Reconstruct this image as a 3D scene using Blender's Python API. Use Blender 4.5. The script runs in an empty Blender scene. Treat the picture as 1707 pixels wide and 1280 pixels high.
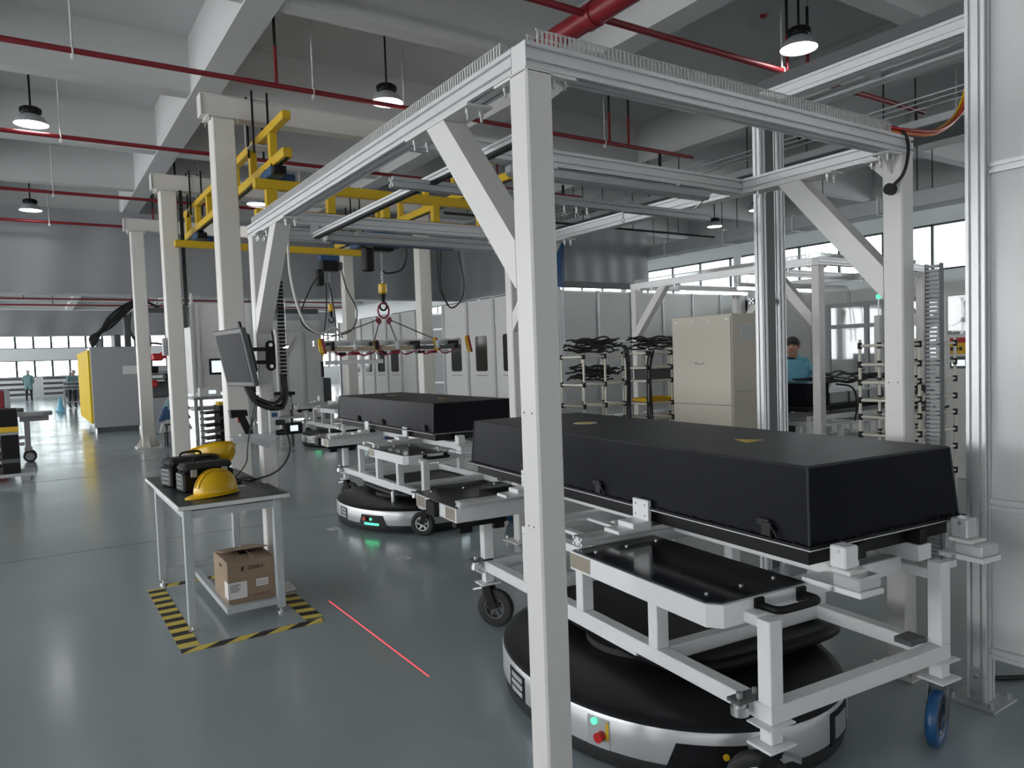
import bpy, bmesh, math, random
from mathutils import Vector, Matrix
random.seed(7)
PI = math.pi
SC = bpy.context.scene
COL = SC.collection

# ------------------------------------------------------------------ camera
def make_camera():
    yaw, pit, rol = math.radians(34.137), math.radians(2.8246), math.radians(1.9037)
    f = Vector((math.sin(yaw) * math.cos(pit), math.cos(yaw) * math.cos(pit), -math.sin(pit)))
    rt = Vector((math.cos(yaw), -math.sin(yaw), 0))
    dn = f.cross(rt)
    r2 = rt * math.cos(rol) + dn * math.sin(rol)
    d2 = -rt * math.sin(rol) + dn * math.cos(rol)
    cd = bpy.data.cameras.new('camera')
    cam = bpy.data.objects.new('camera', cd)
    COL.objects.link(cam)
    m = Matrix((r2, -d2, -f)).transposed().to_4x4()
    m.translation = Vector((0, 0, 1.6))
    cam.matrix_world = m
    cd.sensor_width = 36.0
    cd.lens = 36.0 * 1243.76 / 1707.0
    cd.shift_x = (853.5 - 893.75) / 1707.0
    cd.shift_y = (656.03 - 640.0) / 1707.0
    cd.clip_end = 300
    SC.camera = cam
make_camera()

# ------------------------------------------------------------------ daylight and exposure
W = bpy.data.worlds.new('overcast_sky')
SC.world = W
W.use_nodes = True
bg = W.node_tree.nodes['Background']
bg.inputs[0].default_value = (0.97, 0.985, 1.0, 1)
bg.inputs[1].default_value = 6.0
VS = SC.view_settings
VS.view_transform = 'Standard'
VS.look = 'None'
VS.gamma = 1.0
VS.use_curve_mapping = False
VS.exposure = 0.25
SC.cycles.max_bounces = 8
SC.cycles.diffuse_bounces = 5
SC.cycles.glossy_bounces = 3
SC.cycles.transparent_max_bounces = 8
SC.cycles.use_denoising = True
SC.cycles.use_adaptive_sampling = True
SC.cycles.adaptive_threshold = 0.02
SC.cycles.sample_clamp_indirect = 8.0

# ------------------------------------------------------------------ materials
def nt(name):
    m = bpy.data.materials.new(name)
    m.use_nodes = True
    n = m.node_tree
    b = n.nodes['Principled BSDF']
    return m, n, b
def mat(name, col, rough=0.5, metal=0.0, noise=0.0, scale=8.0, bump=0.0, spec=0.5, stretch=None, rvar=0.0):
    m, n, b = nt(name)
    b.inputs['Base Color'].default_value = (*col, 1)
    b.inputs['Roughness'].default_value = rough
    b.inputs['Metallic'].default_value = metal
    b.inputs['Specular IOR Level'].default_value = spec
    if noise or bump or rvar:
        tc = n.nodes.new('ShaderNodeTexCoord')
        mp = n.nodes.new('ShaderNodeMapping')
        if stretch: mp.inputs['Scale'].default_value = stretch
        n.links.new(tc.outputs['Object'], mp.inputs['Vector'])
        tx = n.nodes.new('ShaderNodeTexNoise')
        tx.inputs['Scale'].default_value = scale
        tx.inputs['Detail'].default_value = 5
        n.links.new(mp.outputs[0], tx.inputs['Vector'])
        if noise:
            mx = n.nodes.new('ShaderNodeMix'); mx.data_type = 'RGBA'
            mx.inputs['A'].default_value = (*[c * (1 - noise) for c in col], 1)
            mx.inputs['B'].default_value = (*[min(1, c * (1 + noise)) for c in col], 1)
            n.links.new(tx.outputs['Fac'], mx.inputs['Factor'])
            n.links.new(mx.outputs['Result'], b.inputs['Base Color'])
        if rvar:
            mr = n.nodes.new('ShaderNodeMapRange')
            mr.inputs['From Min'].default_value = 0.3; mr.inputs['From Max'].default_value = 0.7
            mr.inputs['To Min'].default_value = max(0.02, rough - rvar); mr.inputs['To Max'].default_value = rough + rvar
            n.links.new(tx.outputs['Fac'], mr.inputs['Value'])
            n.links.new(mr.outputs[0], b.inputs['Roughness'])
        if bump:
            bp = n.nodes.new('ShaderNodeBump')
            bp.inputs['Strength'].default_value = bump
            bp.inputs['Distance'].default_value = 0.01
            n.links.new(tx.outputs['Fac'], bp.inputs['Height'])
            n.links.new(bp.outputs[0], b.inputs['Normal'])
    return m
def emis(name, col, strength, base=(0.8, 0.8, 0.8)):
    m, n, b = nt(name)
    b.inputs['Base Color'].default_value = (*base, 1)
    b.inputs['Emission Color'].default_value = (*col, 1)
    b.inputs['Emission Strength'].default_value = strength
    return m
def glass(name, tint=(0.9, 0.95, 0.95), gloss=0.12):
    m, n, b = nt(name)
    n.nodes.remove(b)
    o = n.nodes['Material Output']
    t = n.nodes.new('ShaderNodeBsdfTransparent'); t.inputs[0].default_value = (*tint, 1)
    g = n.nodes.new('ShaderNodeBsdfGlossy'); g.inputs['Roughness'].default_value = 0.03
    mx = n.nodes.new('ShaderNodeMixShader'); mx.inputs[0].default_value = gloss
    n.links.new(t.outputs[0], mx.inputs[1]); n.links.new(g.outputs[0], mx.inputs[2])
    n.links.new(mx.outputs[0], o.inputs[0])
    return m

M = {}
M['white'] = mat('white_powder_coat', (0.68, 0.67, 0.645), 0.42, noise=0.03, scale=14, bump=0.02)
M['cream'] = mat('column_paint', (0.70, 0.68, 0.64), 0.45, noise=0.04, scale=5)
M['cartwhite'] = mat('cart_paint', (0.76, 0.77, 0.77), 0.38, noise=0.03, scale=20)
M['alu'] = mat('brushed_aluminium', (0.68, 0.685, 0.69), 0.40, 0.40, noise=0.06, scale=30, stretch=(1, 1, 1))
M['aludark'] = mat('slot_shadow_aluminium', (0.20, 0.20, 0.20), 0.5, 0.7)
M['steel'] = mat('zinc_steel', (0.62, 0.63, 0.63), 0.32, 0.95, noise=0.08, scale=60)
M['grey'] = mat('grey_plastic', (0.36, 0.37, 0.38), 0.5, noise=0.04, scale=10)
M['duct'] = mat('grey_slotted_trunking', (0.50, 0.50, 0.49), 0.6, noise=0.03, scale=30)
M['black'] = mat('black_plastic', (0.009, 0.009, 0.010), 0.45, noise=0.3, scale=25, spec=0.2)
M['rubber'] = mat('black_rubber', (0.02, 0.02, 0.021), 0.7, noise=0.2, scale=40)
M['cable'] = mat('black_cable', (0.012, 0.012, 0.013), 0.5)
M['boxblack'] = mat('smooth_black_cover', (0.009, 0.010, 0.014), 0.30, noise=0.2, scale=3, spec=0.05)
M['boxtop'] = mat('matt_black_lid', (0.034, 0.036, 0.039), 0.45, noise=0.2, scale=4, spec=0.2)
M['plate'] = mat('glossy_black_plate', (0.018, 0.019, 0.022), 0.12, noise=0.3, scale=9, rvar=0.05)
M['agvtop'] = mat('agv_black_deck', (0.012, 0.012, 0.014), 0.40, noise=0.2, scale=12, spec=0.25)
M['silver'] = mat('silver_fairing', (0.56, 0.57, 0.58), 0.30, 0.35, noise=0.03, scale=6)
M['blue'] = mat('blue_polyurethane', (0.012, 0.075, 0.20), 0.35, noise=0.08, scale=12)
M['craneblue'] = mat('crane_blue', (0.015, 0.07, 0.17), 0.4, noise=0.1, scale=12)
M['yellow'] = mat('crane_yellow', (0.62, 0.40, 0.010), 0.42, noise=0.06, scale=9)
M['helmet'] = mat('helmet_yellow', (0.72, 0.43, 0.005), 0.28, noise=0.04, scale=14)
M['yellowmatt'] = mat('matt_yellow_panel', (0.66, 0.46, 0.02), 0.65, noise=0.05, scale=5, spec=0.12)
M['red'] = mat('fire_red_paint', (0.215, 0.011, 0.018), 0.38, noise=0.08, scale=12)
M['redbtn'] = mat('red_button', (0.45, 0.01, 0.012), 0.3)
M['brass'] = mat('tan_plate', (0.32, 0.28, 0.22), 0.45, 0.3, noise=0.08, scale=30)
M['beige'] = mat('beige_cabinet', (0.57, 0.53, 0.44), 0.42, noise=0.03, scale=6)
M['panel'] = mat('white_panel', (0.68, 0.68, 0.67), 0.40, noise=0.02, scale=3)
M['panelcool'] = mat('white_acrylic_panel', (0.62, 0.63, 0.63), 0.22, noise=0.02, scale=3)
M['curtain'] = mat('grey_sheet', (0.30, 0.31, 0.32), 0.40, noise=0.10, scale=1.2, bump=0.12, stretch=(1, 1, 0.35))
M['dark'] = mat('dark_glass', (0.015, 0.015, 0.018), 0.10)
M['darkgrey'] = mat('dark_grey_paint', (0.085, 0.088, 0.092), 0.45, noise=0.08, scale=8)
M['cabgrey'] = mat('grey_cabinet_paint', (0.34, 0.355, 0.37), 0.38, noise=0.04, scale=3)
M['card'] = mat('brown_cardboard', (0.30, 0.215, 0.145), 0.8, noise=0.07, scale=30)
M['cardin'] = mat('dark_cardboard', (0.15, 0.11, 0.08), 0.85, noise=0.1, scale=20)
M['paper'] = mat('white_label', (0.72, 0.72, 0.70), 0.7, noise=0.03, scale=40)
M['ink'] = mat('black_ink', (0.02, 0.02, 0.02), 0.7)
M['magenta'] = mat('red_ink', (0.30, 0.06, 0.09), 0.7)
M['tableedge'] = mat('white_table_edge', (0.70, 0.70, 0.69), 0.5)
M['tabletop'] = mat('green_black_esd_mat', (0.032, 0.040, 0.044), 0.38, noise=0.15, scale=7, rvar=0.05, spec=0.25)
M['tableleg'] = mat('grey_table_leg', (0.46, 0.49, 0.51), 0.4, noise=0.04, scale=12)
M['rackpipe'] = mat('ivory_coated_pipe', (0.72, 0.69, 0.60), 0.4)
M['skin'] = mat('skin', (0.48, 0.28, 0.20), 0.55)
M['hair'] = mat('dark_hair', (0.015, 0.012, 0.011), 0.6)
M['bluecloth'] = mat('light_blue_smock', (0.20, 0.52, 0.68), 0.8, noise=0.25, scale=14, bump=0.4)
M['tealcloth'] = mat('teal_smock', (0.18, 0.30, 0.31), 0.8, noise=0.2, scale=8, bump=0.3)
M['trousers'] = mat('dark_trousers', (0.02, 0.02, 0.025), 0.8)
M['slingred'] = mat('red_sling', (0.33, 0.02, 0.05), 0.6, noise=0.2, scale=30)
M['wood'] = mat('pale_wood_bar', (0.52, 0.42, 0.30), 0.6, noise=0.1, scale=20)
M['ceiling'] = mat('ceiling_paint', (0.55, 0.555, 0.55), 0.8, noise=0.03, scale=0.8)
M['wall'] = mat('wall_paint', (0.72, 0.73, 0.73), 0.7, noise=0.02, scale=1.5)
M['winframe'] = mat('dark_window_frame', (0.05, 0.055, 0.06), 0.5)
M['pane'] = glass('window_pane')
M['clear'] = glass('clear_partition', (0.86, 0.88, 0.88), 0.10)
M['screen'] = mat('black_screen', (0.016, 0.017, 0.020), 0.35, spec=0.04)
M['greenled'] = emis('green_lamp', (0.05, 1.0, 0.35), 2.6, (0.05, 0.3, 0.1))
M['greenbtn'] = emis('green_button', (0.1, 1.0, 0.45), 1.2, (0.05, 0.4, 0.15))
M['display'] = emis('display_white', (0.75, 0.95, 1.0), 0.8)
M['lampon'] = emis('lamp_glow', (1.0, 0.99, 0.96), 16.0)
M['tubeon'] = emis('tube_glow', (0.97, 0.99, 1.0), 5.0)
M['laser'] = emis('red_laser', (1.0, 0.06, 0.08), 1.6, (0.4, 0.05, 0.05))
M['hazyellow'] = mat('hazard_yellow', (0.72, 0.56, 0.10), 0.6, noise=0.12, scale=30)
M['hazblack'] = mat('hazard_black', (0.015, 0.015, 0.015), 0.6, noise=0.2, scale=30)
M['orange'] = mat('orange_cable', (0.70, 0.16, 0.03), 0.5)
M['translucent'] = mat('clear_hose', (0.62, 0.62, 0.58), 0.3)
M['galv'] = mat('galvanised_sheet', (0.45, 0.465, 0.475), 0.38, 0.5, noise=0.10, scale=5)

def floor_material():
    m, n, b = nt('epoxy_floor')
    tc = n.nodes.new('ShaderNodeTexCoord')
    t1 = n.nodes.new('ShaderNodeTexNoise'); t1.inputs['Scale'].default_value = 0.7; t1.inputs['Detail'].default_value = 6
    t2 = n.nodes.new('ShaderNodeTexNoise'); t2.inputs['Scale'].default_value = 14; t2.inputs['Detail'].default_value = 4
    n.links.new(tc.outputs['Object'], t1.inputs['Vector']); n.links.new(tc.outputs['Object'], t2.inputs['Vector'])
    mx = n.nodes.new('ShaderNodeMix'); mx.data_type = 'RGBA'
    mx.inputs['A'].default_value = (0.285, 0.335, 0.355, 1); mx.inputs['B'].default_value = (0.330, 0.380, 0.400, 1)
    n.links.new(t1.outputs['Fac'], mx.inputs['Factor'])
    n.links.new(mx.outputs['Result'], b.inputs['Base Color'])
    mr = n.nodes.new('ShaderNodeMapRange')
    mr.inputs['From Min'].default_value = 0.3; mr.inputs['From Max'].default_value = 0.7
    mr.inputs['To Min'].default_value = 0.13; mr.inputs['To Max'].default_value = 0.22
    n.links.new(t1.outputs['Fac'], mr.inputs['Value']); n.links.new(mr.outputs[0], b.inputs['Roughness'])
    bp = n.nodes.new('ShaderNodeBump'); bp.inputs['Strength'].default_value = 0.05; bp.inputs['Distance'].default_value = 0.02
    n.links.new(t2.outputs['Fac'], bp.inputs['Height']); n.links.new(bp.outputs[0], b.inputs['Normal'])
    return m
M['floor'] = floor_material()
M['floor'].node_tree.nodes['Principled BSDF'].inputs['Specular IOR Level'].default_value = 0.9

# ------------------------------------------------------------------ mesh helpers
STUFF = {'anchor_bolts', 'bolts', 'screw_hole', 'plate_screws', 'flange_screws', 'cable_bundle', 'hose_bundle', 'cable_loops'}
class MB:
    """collects shapes; build() links them as ONE mesh object"""
    def __init__(s): s.v = []; s.f = []; s.mi = []; s.mats = []; s.cur = 0; s.sm = []
    def use(s, m):
        if m not in s.mats: s.mats.append(m)
        s.cur = s.mats.index(m); return s
    def add(s, vs, fs, smooth=False):
        o = len(s.v); s.v += [tuple(x) for x in vs]
        for f in fs: s.f.append([i + o for i in f]); s.mi.append(s.cur); s.sm.append(smooth)
        return s
    def box(s, x0, x1, y0, y1, z0, z1):
        v = [(x, y, z) for z in (z0, z1) for x, y in ((x0, y0), (x1, y0), (x1, y1), (x0, y1))]
        return s.add(v, [(3, 2, 1, 0), (4, 5, 6, 7), (0, 1, 5, 4), (1, 2, 6, 5), (2, 3, 7, 6), (3, 0, 4, 7)])
    def cbox(s, c, d, bev=0.0):
        x, y, z = c; a, b, e = d[0] / 2, d[1] / 2, d[2] / 2
        if bev <= 0: return s.box(x - a, x + a, y - b, y + b, z - e, z + e)
        g = bev
        def ring(hx, hy, zz): return [(x - hx + g, y - hy, zz), (x + hx - g, y - hy, zz), (x + hx, y - hy + g, zz), (x + hx, y + hy - g, zz), (x + hx - g, y + hy, zz), (x - hx + g, y + hy, zz), (x - hx, y + hy - g, zz), (x - hx, y - hy + g, zz)]
        v = ring(a - g, b - g, z - e) if False else []
        rs = [ring(a, b, z - e + g), ring(a, b, z + e - g)]
        def small(zz): return [(x - a + g, y - b + g, zz), (x + a - g, y - b + g, zz), (x + a - g, y + b - g, zz), (x - a + g, y + b - g, zz)]
        v = rs[0] + rs[1] + small(z - e) + small(z + e)
        f = [[i, (i + 1) % 8, 8 + (i + 1) % 8, 8 + i] for i in range(8)]
        f += [(19, 18, 17, 16), (20, 21, 22, 23)]
        for base, sm, flip in ((0, 16, True), (8, 20, False)):
            q = [(base + 0, base + 1, sm + 1, sm + 0), (base + 1, base + 2, sm + 1), (base + 2, base + 3, sm + 2, sm + 1), (base + 3, base + 4, sm + 2), (base + 4, base + 5, sm + 3, sm + 2), (base + 5, base + 6, sm + 3), (base + 6, base + 7, sm + 0, sm + 3), (base + 7, base + 0, sm + 0)]
            f += [tuple(reversed(t)) if flip else t for t in q]
        return s.add(v, f)
    def bar(s, p, q, w, h, up=(0, 0, 1)):
        """rectangular bar from p to q, width w sideways, h along up"""
        p, q = Vector(p), Vector(q); d = (q - p).normalized(); u = Vector(up)
        sd = d.cross(u)
        if sd.length < 1e-5: sd = d.cross(Vector((0, 1, 0)))
        sd.normalize(); u = sd.cross(d).normalized()
        v = []
        for c in (p, q):
            for a, b in ((-1, -1), (1, -1), (1, 1), (-1, 1)): v.append(c + sd * a * w / 2 + u * b * h / 2)
        return s.add(v, [(0, 1, 2, 3), (7, 6, 5, 4), (0, 4, 5, 1), (1, 5, 6, 2), (2, 6, 7, 3), (3, 7, 4, 0)])
    def cyl(s, p, q, r, n=12, r2=None, cap=True, smooth=True):
        p, q = Vector(p), Vector(q); d = (q - p).normalized()
        a = d.orthogonal().normalized(); b = d.cross(a); r2 = r if r2 is None else r2
        v = []
        for c, rr in ((p, r), (q, r2)):
            for i in range(n):
                t = 2 * PI * i / n; v.append(c + (a * math.cos(t) + b * math.sin(t)) * rr)
        s.add(v, [(i, (i + 1) % n, n + (i + 1) % n, n + i) for i in range(n)], smooth)
        if cap: s.add(v[:n], [tuple(reversed(range(n)))]); s.add(v[n:], [tuple(range(n))])
        return s
    def tube(s, pts, r, n=6, close=False):
        pts = [Vector(p) for p in pts]; m = len(pts); v = []; prev = None
        for i, p in enumerate(pts):
            if close: d = pts[(i + 1) % m] - pts[i - 1]
            else: d = pts[min(i + 1, m - 1)] - pts[max(i - 1, 0)]
            d.normalize()
            if prev is None: a = d.orthogonal().normalized()
            else:
                a = prev - d * prev.dot(d)
                a = a.normalized() if a.length > 1e-6 else d.orthogonal().normalized()
            prev = a; b = d.cross(a)
            for k in range(n):
                t = 2 * PI * k / n; v.append(p + (a * math.cos(t) + b * math.sin(t)) * r)
        f = []
        for i in range(m if close else m - 1):
            j = (i + 1) % m
            for k in range(n): f.append((i * n + k, i * n + (k + 1) % n, j * n + (k + 1) % n, j * n + k))
        s.add(v, f, True)
        if not close: s.add(v[:n], [tuple(reversed(range(n)))]); s.add(v[-n:], [tuple(range(n))])
        return s
    def prism(s, poly, z0, z1, smooth=False):
        n = len(poly); v = [(x, y, z0) for x, y in poly] + [(x, y, z1) for x, y in poly]
        s.add(v, [(i, (i + 1) % n, n + (i + 1) % n, n + i) for i in range(n)], smooth)
        return s.add(v, [tuple(reversed(range(n))), tuple(range(n, 2 * n))])
    def prismx(s, poly, x0, x1):
        """polygon in (y, z) extruded along x"""
        n = len(poly); v = [(x0, a, b) for a, b in poly] + [(x1, a, b) for a, b in poly]
        return s.add(v, [(i, (i + 1) % n, n + (i + 1) % n, n + i) for i in range(n)] + [tuple(reversed(range(n))), tuple(range(n, 2 * n))])
    def prismy(s, poly, y0, y1):
        """polygon in (x, z) extruded along y"""
        n = len(poly); v = [(a, y0, b) for a, b in poly] + [(a, y1, b) for a, b in poly]
        return s.add(v, [(i, n + i, n + (i + 1) % n, (i + 1) % n) for i in range(n)] + [tuple(range(n)), tuple(reversed(range(n, 2 * n)))])
    def lathe(s, prof, c=(0, 0, 0), n=24, smooth=True):
        v = []
        for r, z in prof:
            for i in range(n):
                t = 2 * PI * i / n; v.append((c[0] + r * math.cos(t), c[1] + r * math.sin(t), c[2] + z))
        m = len(prof)
        return s.add(v, [(j * n + i, j * n + (i + 1) % n, (j + 1) * n + (i + 1) % n, (j + 1) * n + i) for j in range(m - 1) for i in range(n)], smooth)
    def profile(s, p, q, w, h, slots_w=2, slots_h=2, up=(0, 0, 1), sw=0.0115, sd=0.0135):
        """slotted aluminium extrusion from p to q; w sideways, h along up"""
        p, q = Vector(p), Vector(q); d = (q - p).normalized(); u = Vector(up)
        sdv = d.cross(u).normalized(); u = sdv.cross(d).normalized()
        cw = sw * 1.05
        def side(L, k):
            cs = [(-L / 2 + L * (i + 0.5) / k) for i in range(k)]; out = []
            for c in cs: out += [(c - sw / 2, 0), (c - sw / 2, 0.003), (c - cw / 2, 0.003), (c - cw / 2, sd), (c + cw / 2, sd), (c + cw / 2, 0.003), (c + sw / 2, 0.003), (c + sw / 2, 0)]
            return out
        poly = []
        a, b = w / 2, h / 2
        poly.append((-a, -b)); poly += [(t, -b + dd) for t, dd in side(w, slots_w)]
        poly.append((a, -b)); poly += [(a - dd, t) for t, dd in side(h, slots_h)]
        poly.append((a, b)); poly += [(-t, b - dd) for t, dd in side(w, slots_w)]
        poly.append((-a, b)); poly += [(-a + dd, -t) for t, dd in side(h, slots_h)]
        n = len(poly); v = [c + sdv * x + u * y for c in (p, q) for x, y in poly]
        return s.add(v, [(i, n + i, n + (i + 1) % n, (i + 1) % n) for i in range(n)] + [tuple(range(n)), tuple(reversed(range(n, 2 * n)))])
    def bolt(s, c, r=0.008, l=0.03, d=(0, 0, -1)):
        c = Vector(c); d = Vector(d)
        s.cyl(c, c + d * l * 0.45, r, 6, smooth=False); s.cyl(c + d * l * 0.45, c + d * l, r * 0.55, 8)
        return s
    def mesh(s, name, m=None):
        me = bpy.data.meshes.new(name)
        me.from_pydata(s.v, [], s.f)
        mats = s.mats if s.mats else [m]
        for k in mats: me.materials.append(M[k] if isinstance(k, str) else k)
        me.polygons.foreach_set('material_index', s.mi if s.mats else [0] * len(s.f))
        me.polygons.foreach_set('use_smooth', s.sm)
        me.update()
        bm = bmesh.new(); bm.from_mesh(me); bmesh.ops.recalc_face_normals(bm, faces=bm.faces[:]); bm.to_mesh(me); bm.free()
        return me
    def build(s, name, m=None, parent=None, **kw):
        o = bpy.data.objects.new(name, s.mesh(name, m))
        COL.objects.link(o)
        if parent: o.parent = parent
        for k, v in kw.items(): o[k] = v
        if name in STUFF: o['kind'] = 'stuff'
        return o
def thing(name, label, cat, loc=(0, 0, 0), rz=0.0, group=None):
    o = bpy.data.objects.new(name, None); COL.objects.link(o)
    o.location = loc; o.rotation_euler = (0, 0, rz); o.empty_display_size = 0.1
    o['label'] = label; o['category'] = cat
    if group: o['group'] = group
    return o
def tag(o, label, cat, group=None, kind=None):
    o['label'] = label; o['category'] = cat
    if group: o['group'] = group
    if kind: o['kind'] = kind
    return o
def place(o, loc, rz=0.0):
    o.location = loc; o.rotation_euler = (0, 0, rz); return o
def kids(o): return [c for c in COL.objects if c.parent == o]
def copy_tree(o, parent=None, chmap=None):
    if chmap is None:
        chmap = {}
        for c in COL.objects:
            if c.parent: chmap.setdefault(c.parent.name, []).append(c)
    c = o.copy(); COL.objects.link(c); c.parent = parent
    for ch in chmap.get(o.name, []): copy_tree(ch, c, chmap)
    return c
def dup(o, label, loc, rz=None, group=None):
    c = copy_tree(o); c['label'] = label; c.location = loc
    if rz is not None: c.rotation_euler = (0, 0, rz)
    if group: c['group'] = group
    return c
def bez(a, b, c, d, n=14):
    a, b, c, d = map(Vector, (a, b, c, d)); out = []
    for i in range(n + 1):
        t = i / n; out.append(a * (1 - t) ** 3 + b * 3 * t * (1 - t) ** 2 + c * 3 * t * t * (1 - t) + d * t ** 3)
    return out
def spline(pts, n=6):
    P = [Vector(p) for p in pts]; P = [P[0] * 2 - P[1]] + P + [P[-1] * 2 - P[-2]]; out = []
    for i in range(1, len(P) - 2):
        for k in range(n):
            t = k / n; p0, p1, p2, p3 = P[i - 1], P[i], P[i + 1], P[i + 2]
            out.append(0.5 * (2 * p1 + (p2 - p0) * t + (2 * p0 - 5 * p1 + 4 * p2 - p3) * t * t + (3 * p1 - p0 - 3 * p2 + p3) * t ** 3))
    out.append(P[-2]); return out
def text_mesh(body, size, depth=0.0005):
    cu = bpy.data.curves.new('txt', 'FONT'); cu.body = body; cu.size = size; cu.extrude = depth
    cu.align_x = 'CENTER'; cu.align_y = 'CENTER'
    ob = bpy.data.objects.new('txt', cu); COL.objects.link(ob)
    bpy.context.view_layer.update()
    me = bpy.data.meshes.new_from_object(ob.evaluated_get(bpy.context.evaluated_depsgraph_get()))
    bpy.data.objects.remove(ob); bpy.data.curves.remove(cu)
    return me
def text(name, body, size, m, parent, loc, xdir, ydir):
    me = text_mesh(body, size); me.name = name
    me.materials.clear(); me.materials.append(M[m])
    X = Vector(xdir).normalized(); Y = Vector(ydir).normalized(); Z = X.cross(Y)
    mt = Matrix((X, Y, Z)).transposed().to_4x4(); mt.translation = Vector(loc)
    me.transform(mt)
    o = bpy.data.objects.new(name, me); COL.objects.link(o); o.parent = parent
    return o

# ================================================================== the setting
XL, XR, YB, YF, ZC = -11.0, 22.0, -7.0, 60.0, 6.05
def struct(o): o['kind'] = 'structure'; return o
fl_ = struct(MB().box(XL, XR, YB, YF, -0.2, 0).build('floor', 'floor'))
# thin expansion joints cut across the floor
for i, y in enumerate((7.75, 13.2, 21.2)):
    MB().box(XL, XR, y - 0.006, y + 0.006, 0.0, 0.0012).build('floor_joint', 'darkgrey', fl_)
ce_ = struct(MB().box(XL, XR, YB, YF, ZC, ZC + 0.25).build('ceiling', 'ceiling'))
GX = [2.02 + 4.03 * k for k in range(-3, 5)]
GY = [-4.98 + 3.21 * k for k in range(0, 20)]
for x in GX: MB().box(x, x + 0.34, YB, YF, 5.3, ZC).build('ceiling_girder', 'ceiling', ce_)
for y in GY:
    for k in range(len(GX) - 1):
        MB().box(GX[k] + 0.34, GX[k + 1], y, y + 0.26, 5.32, ZC).build('ceiling_joist', 'ceiling', ce_)

def wall_y(name, y0, y1, wins, n0, mull=1.0):
    """wall across the hall between y0 and y1 with window bands (z0, z1)"""
    mb = MB(); zs = sorted(sum([[a, b] for a, b in wins], [])); z = 0
    for a, b in wins: mb.box(XL, XR, y0, y1, z, a); z = b
    mb.box(XL, XR, y0, y1, z, ZC)
    for a, b in wins:
        x = XL
        while x < XR: mb.box(x, x + 0.3, y0, y1, a, b); x += 7.95
    w = struct(mb.build(name, 'wall'))
    k = n0
    for a, b in wins:
        fr = MB(); x = XL + 0.3; panes = []
        while x < XR - 0.3:
            fr.box(x, x + 0.13, y0 + 0.05, y0 + 0.12, a, b); panes.append((x + 0.13, min(x + mull, XR - 0.3))); x += mull
        fr.box(XL, XR, y0 + 0.05, y0 + 0.12, a, a + 0.05); fr.box(XL, XR, y0 + 0.05, y0 + 0.12, b - 0.05, b)
        wo = struct(fr.build('window_%d' % k, 'winframe')); k += 1
        for p, q in panes:
            if y0 > 0 and -2.5 < p < 6.5: MB().box(p, q, y0 + 0.08, y0 + 0.09, a + 0.05, b - 0.05).build('pane', 'pane', wo)
    return w
wall_y('wall_back', YF, YF + 0.3, [(1.35, 2.45), (3.25, 4.3)], 1)
def wall_x(name, x0, x1, wins, n0, mull, ymin, ymax, yview, fmat='winframe', solid=None):
    mb = MB(); z = 0
    if solid is not None: mb.box(x0, x1, YB, solid, 0, ZC); ymin = solid
    for a, b in wins: mb.box(x0, x1, ymin, ymax, z, a); z = b
    mb.box(x0, x1, ymin, ymax, z, ZC)
    for a, b in wins:
        y = ymin
        while y < ymax: mb.box(x0, x1, y, y + 0.35, a, b); y += 6.42
    w = struct(mb.build(name, 'wall')); k = n0
    for a, b in wins:
        fr = MB(); y = ymin + 0.35; panes = []
        while y < ymax:
            fr.box(x0 + 0.03, x0 + 0.11, y, y + 0.07, a, b); panes.append((y + 0.07, min(y + mull, ymax))); y += mull
        fr.box(x0 + 0.03, x0 + 0.11, ymin, ymax, a, a + 0.06); fr.box(x0 + 0.03, x0 + 0.11, ymin, ymax, b - 0.06, b)
        wo = struct(fr.build('window_%d' % k, fmat)); k += 1
        for p, q in panes:
            if yview[0] < p < yview[1]: MB().box(x0 + 0.06, x0 + 0.07, p, q, a + 0.06, b - 0.06).build('pane', 'pane', wo)
    return w
wall_y('wall_front', YB - 0.3, YB, [(0.9, 1.45)], 5, 1.5)  # unseen wall; its low window band is added as fill light from behind the camera
wall_x('wall_right', XR, XR + 0.3, [(3.72, 5.08)], 3, 1.52, YB, YF, (7, 26))
wall_x('wall_left', XL - 0.3, XL, [(0.9, 4.6)], 4, 1.5, YB, YF, (100, 101), solid=-2.5)  # unseen wall; the windowless stretch near the camera is added to dim the near floor

# hanging grey sheets that close off the hall above head height
def sheet(name, pts, z0, z1, label, folds=0.07):
    P = [Vector((x, y, 0)) for x, y in pts]; v = []; f = []; path = []
    for a, b in zip(P[:-1], P[1:]):
        n = max(2, int((b - a).length / 0.12)); d = (b - a).normalized(); nn = Vector((-d.y, d.x, 0))
        for i in range(n + (1 if b is P[-1] else 0)):
            t = (b - a).length * i / n
            path.append((a + d * t, nn, t))
    rows = 8
    for j in range(rows + 1):
        z = z0 + (z1 - z0) * j / rows
        for p, nn, t in path:
            w = folds * (math.sin(t * 2.1 + j * 0.25) * 0.6 + math.sin(t * 5.3 + 1.7 - j * 0.2) * 0.4) * (1 - 0.5 * j / rows)
            v.append((p + nn * w) + Vector((0, 0, z)))
    m = len(path)
    for j in range(rows):
        for i in range(m - 1): f.append((j * m + i, j * m + i + 1, (j + 1) * m + i + 1, (j + 1) * m + i))
    mb = MB(); mb.add(v, f, True)
    v2 = [Vector(p) + Vector((0.0, 0.012, 0)) for p in v]
    mb.add(v2, f, True)
    t = thing(name, label, 'curtain', (0, 0, 0))
    mb.build('sheet', 'curtain', t)
    hem = MB()
    for a, b in zip(P[:-1], P[1:]): hem.bar(a + Vector((0, 0, z0)), b + Vector((0, 0, z0)), 0.05, 0.05)
    hem.build('bottom_tube', 'galv', t)
    return t
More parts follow.
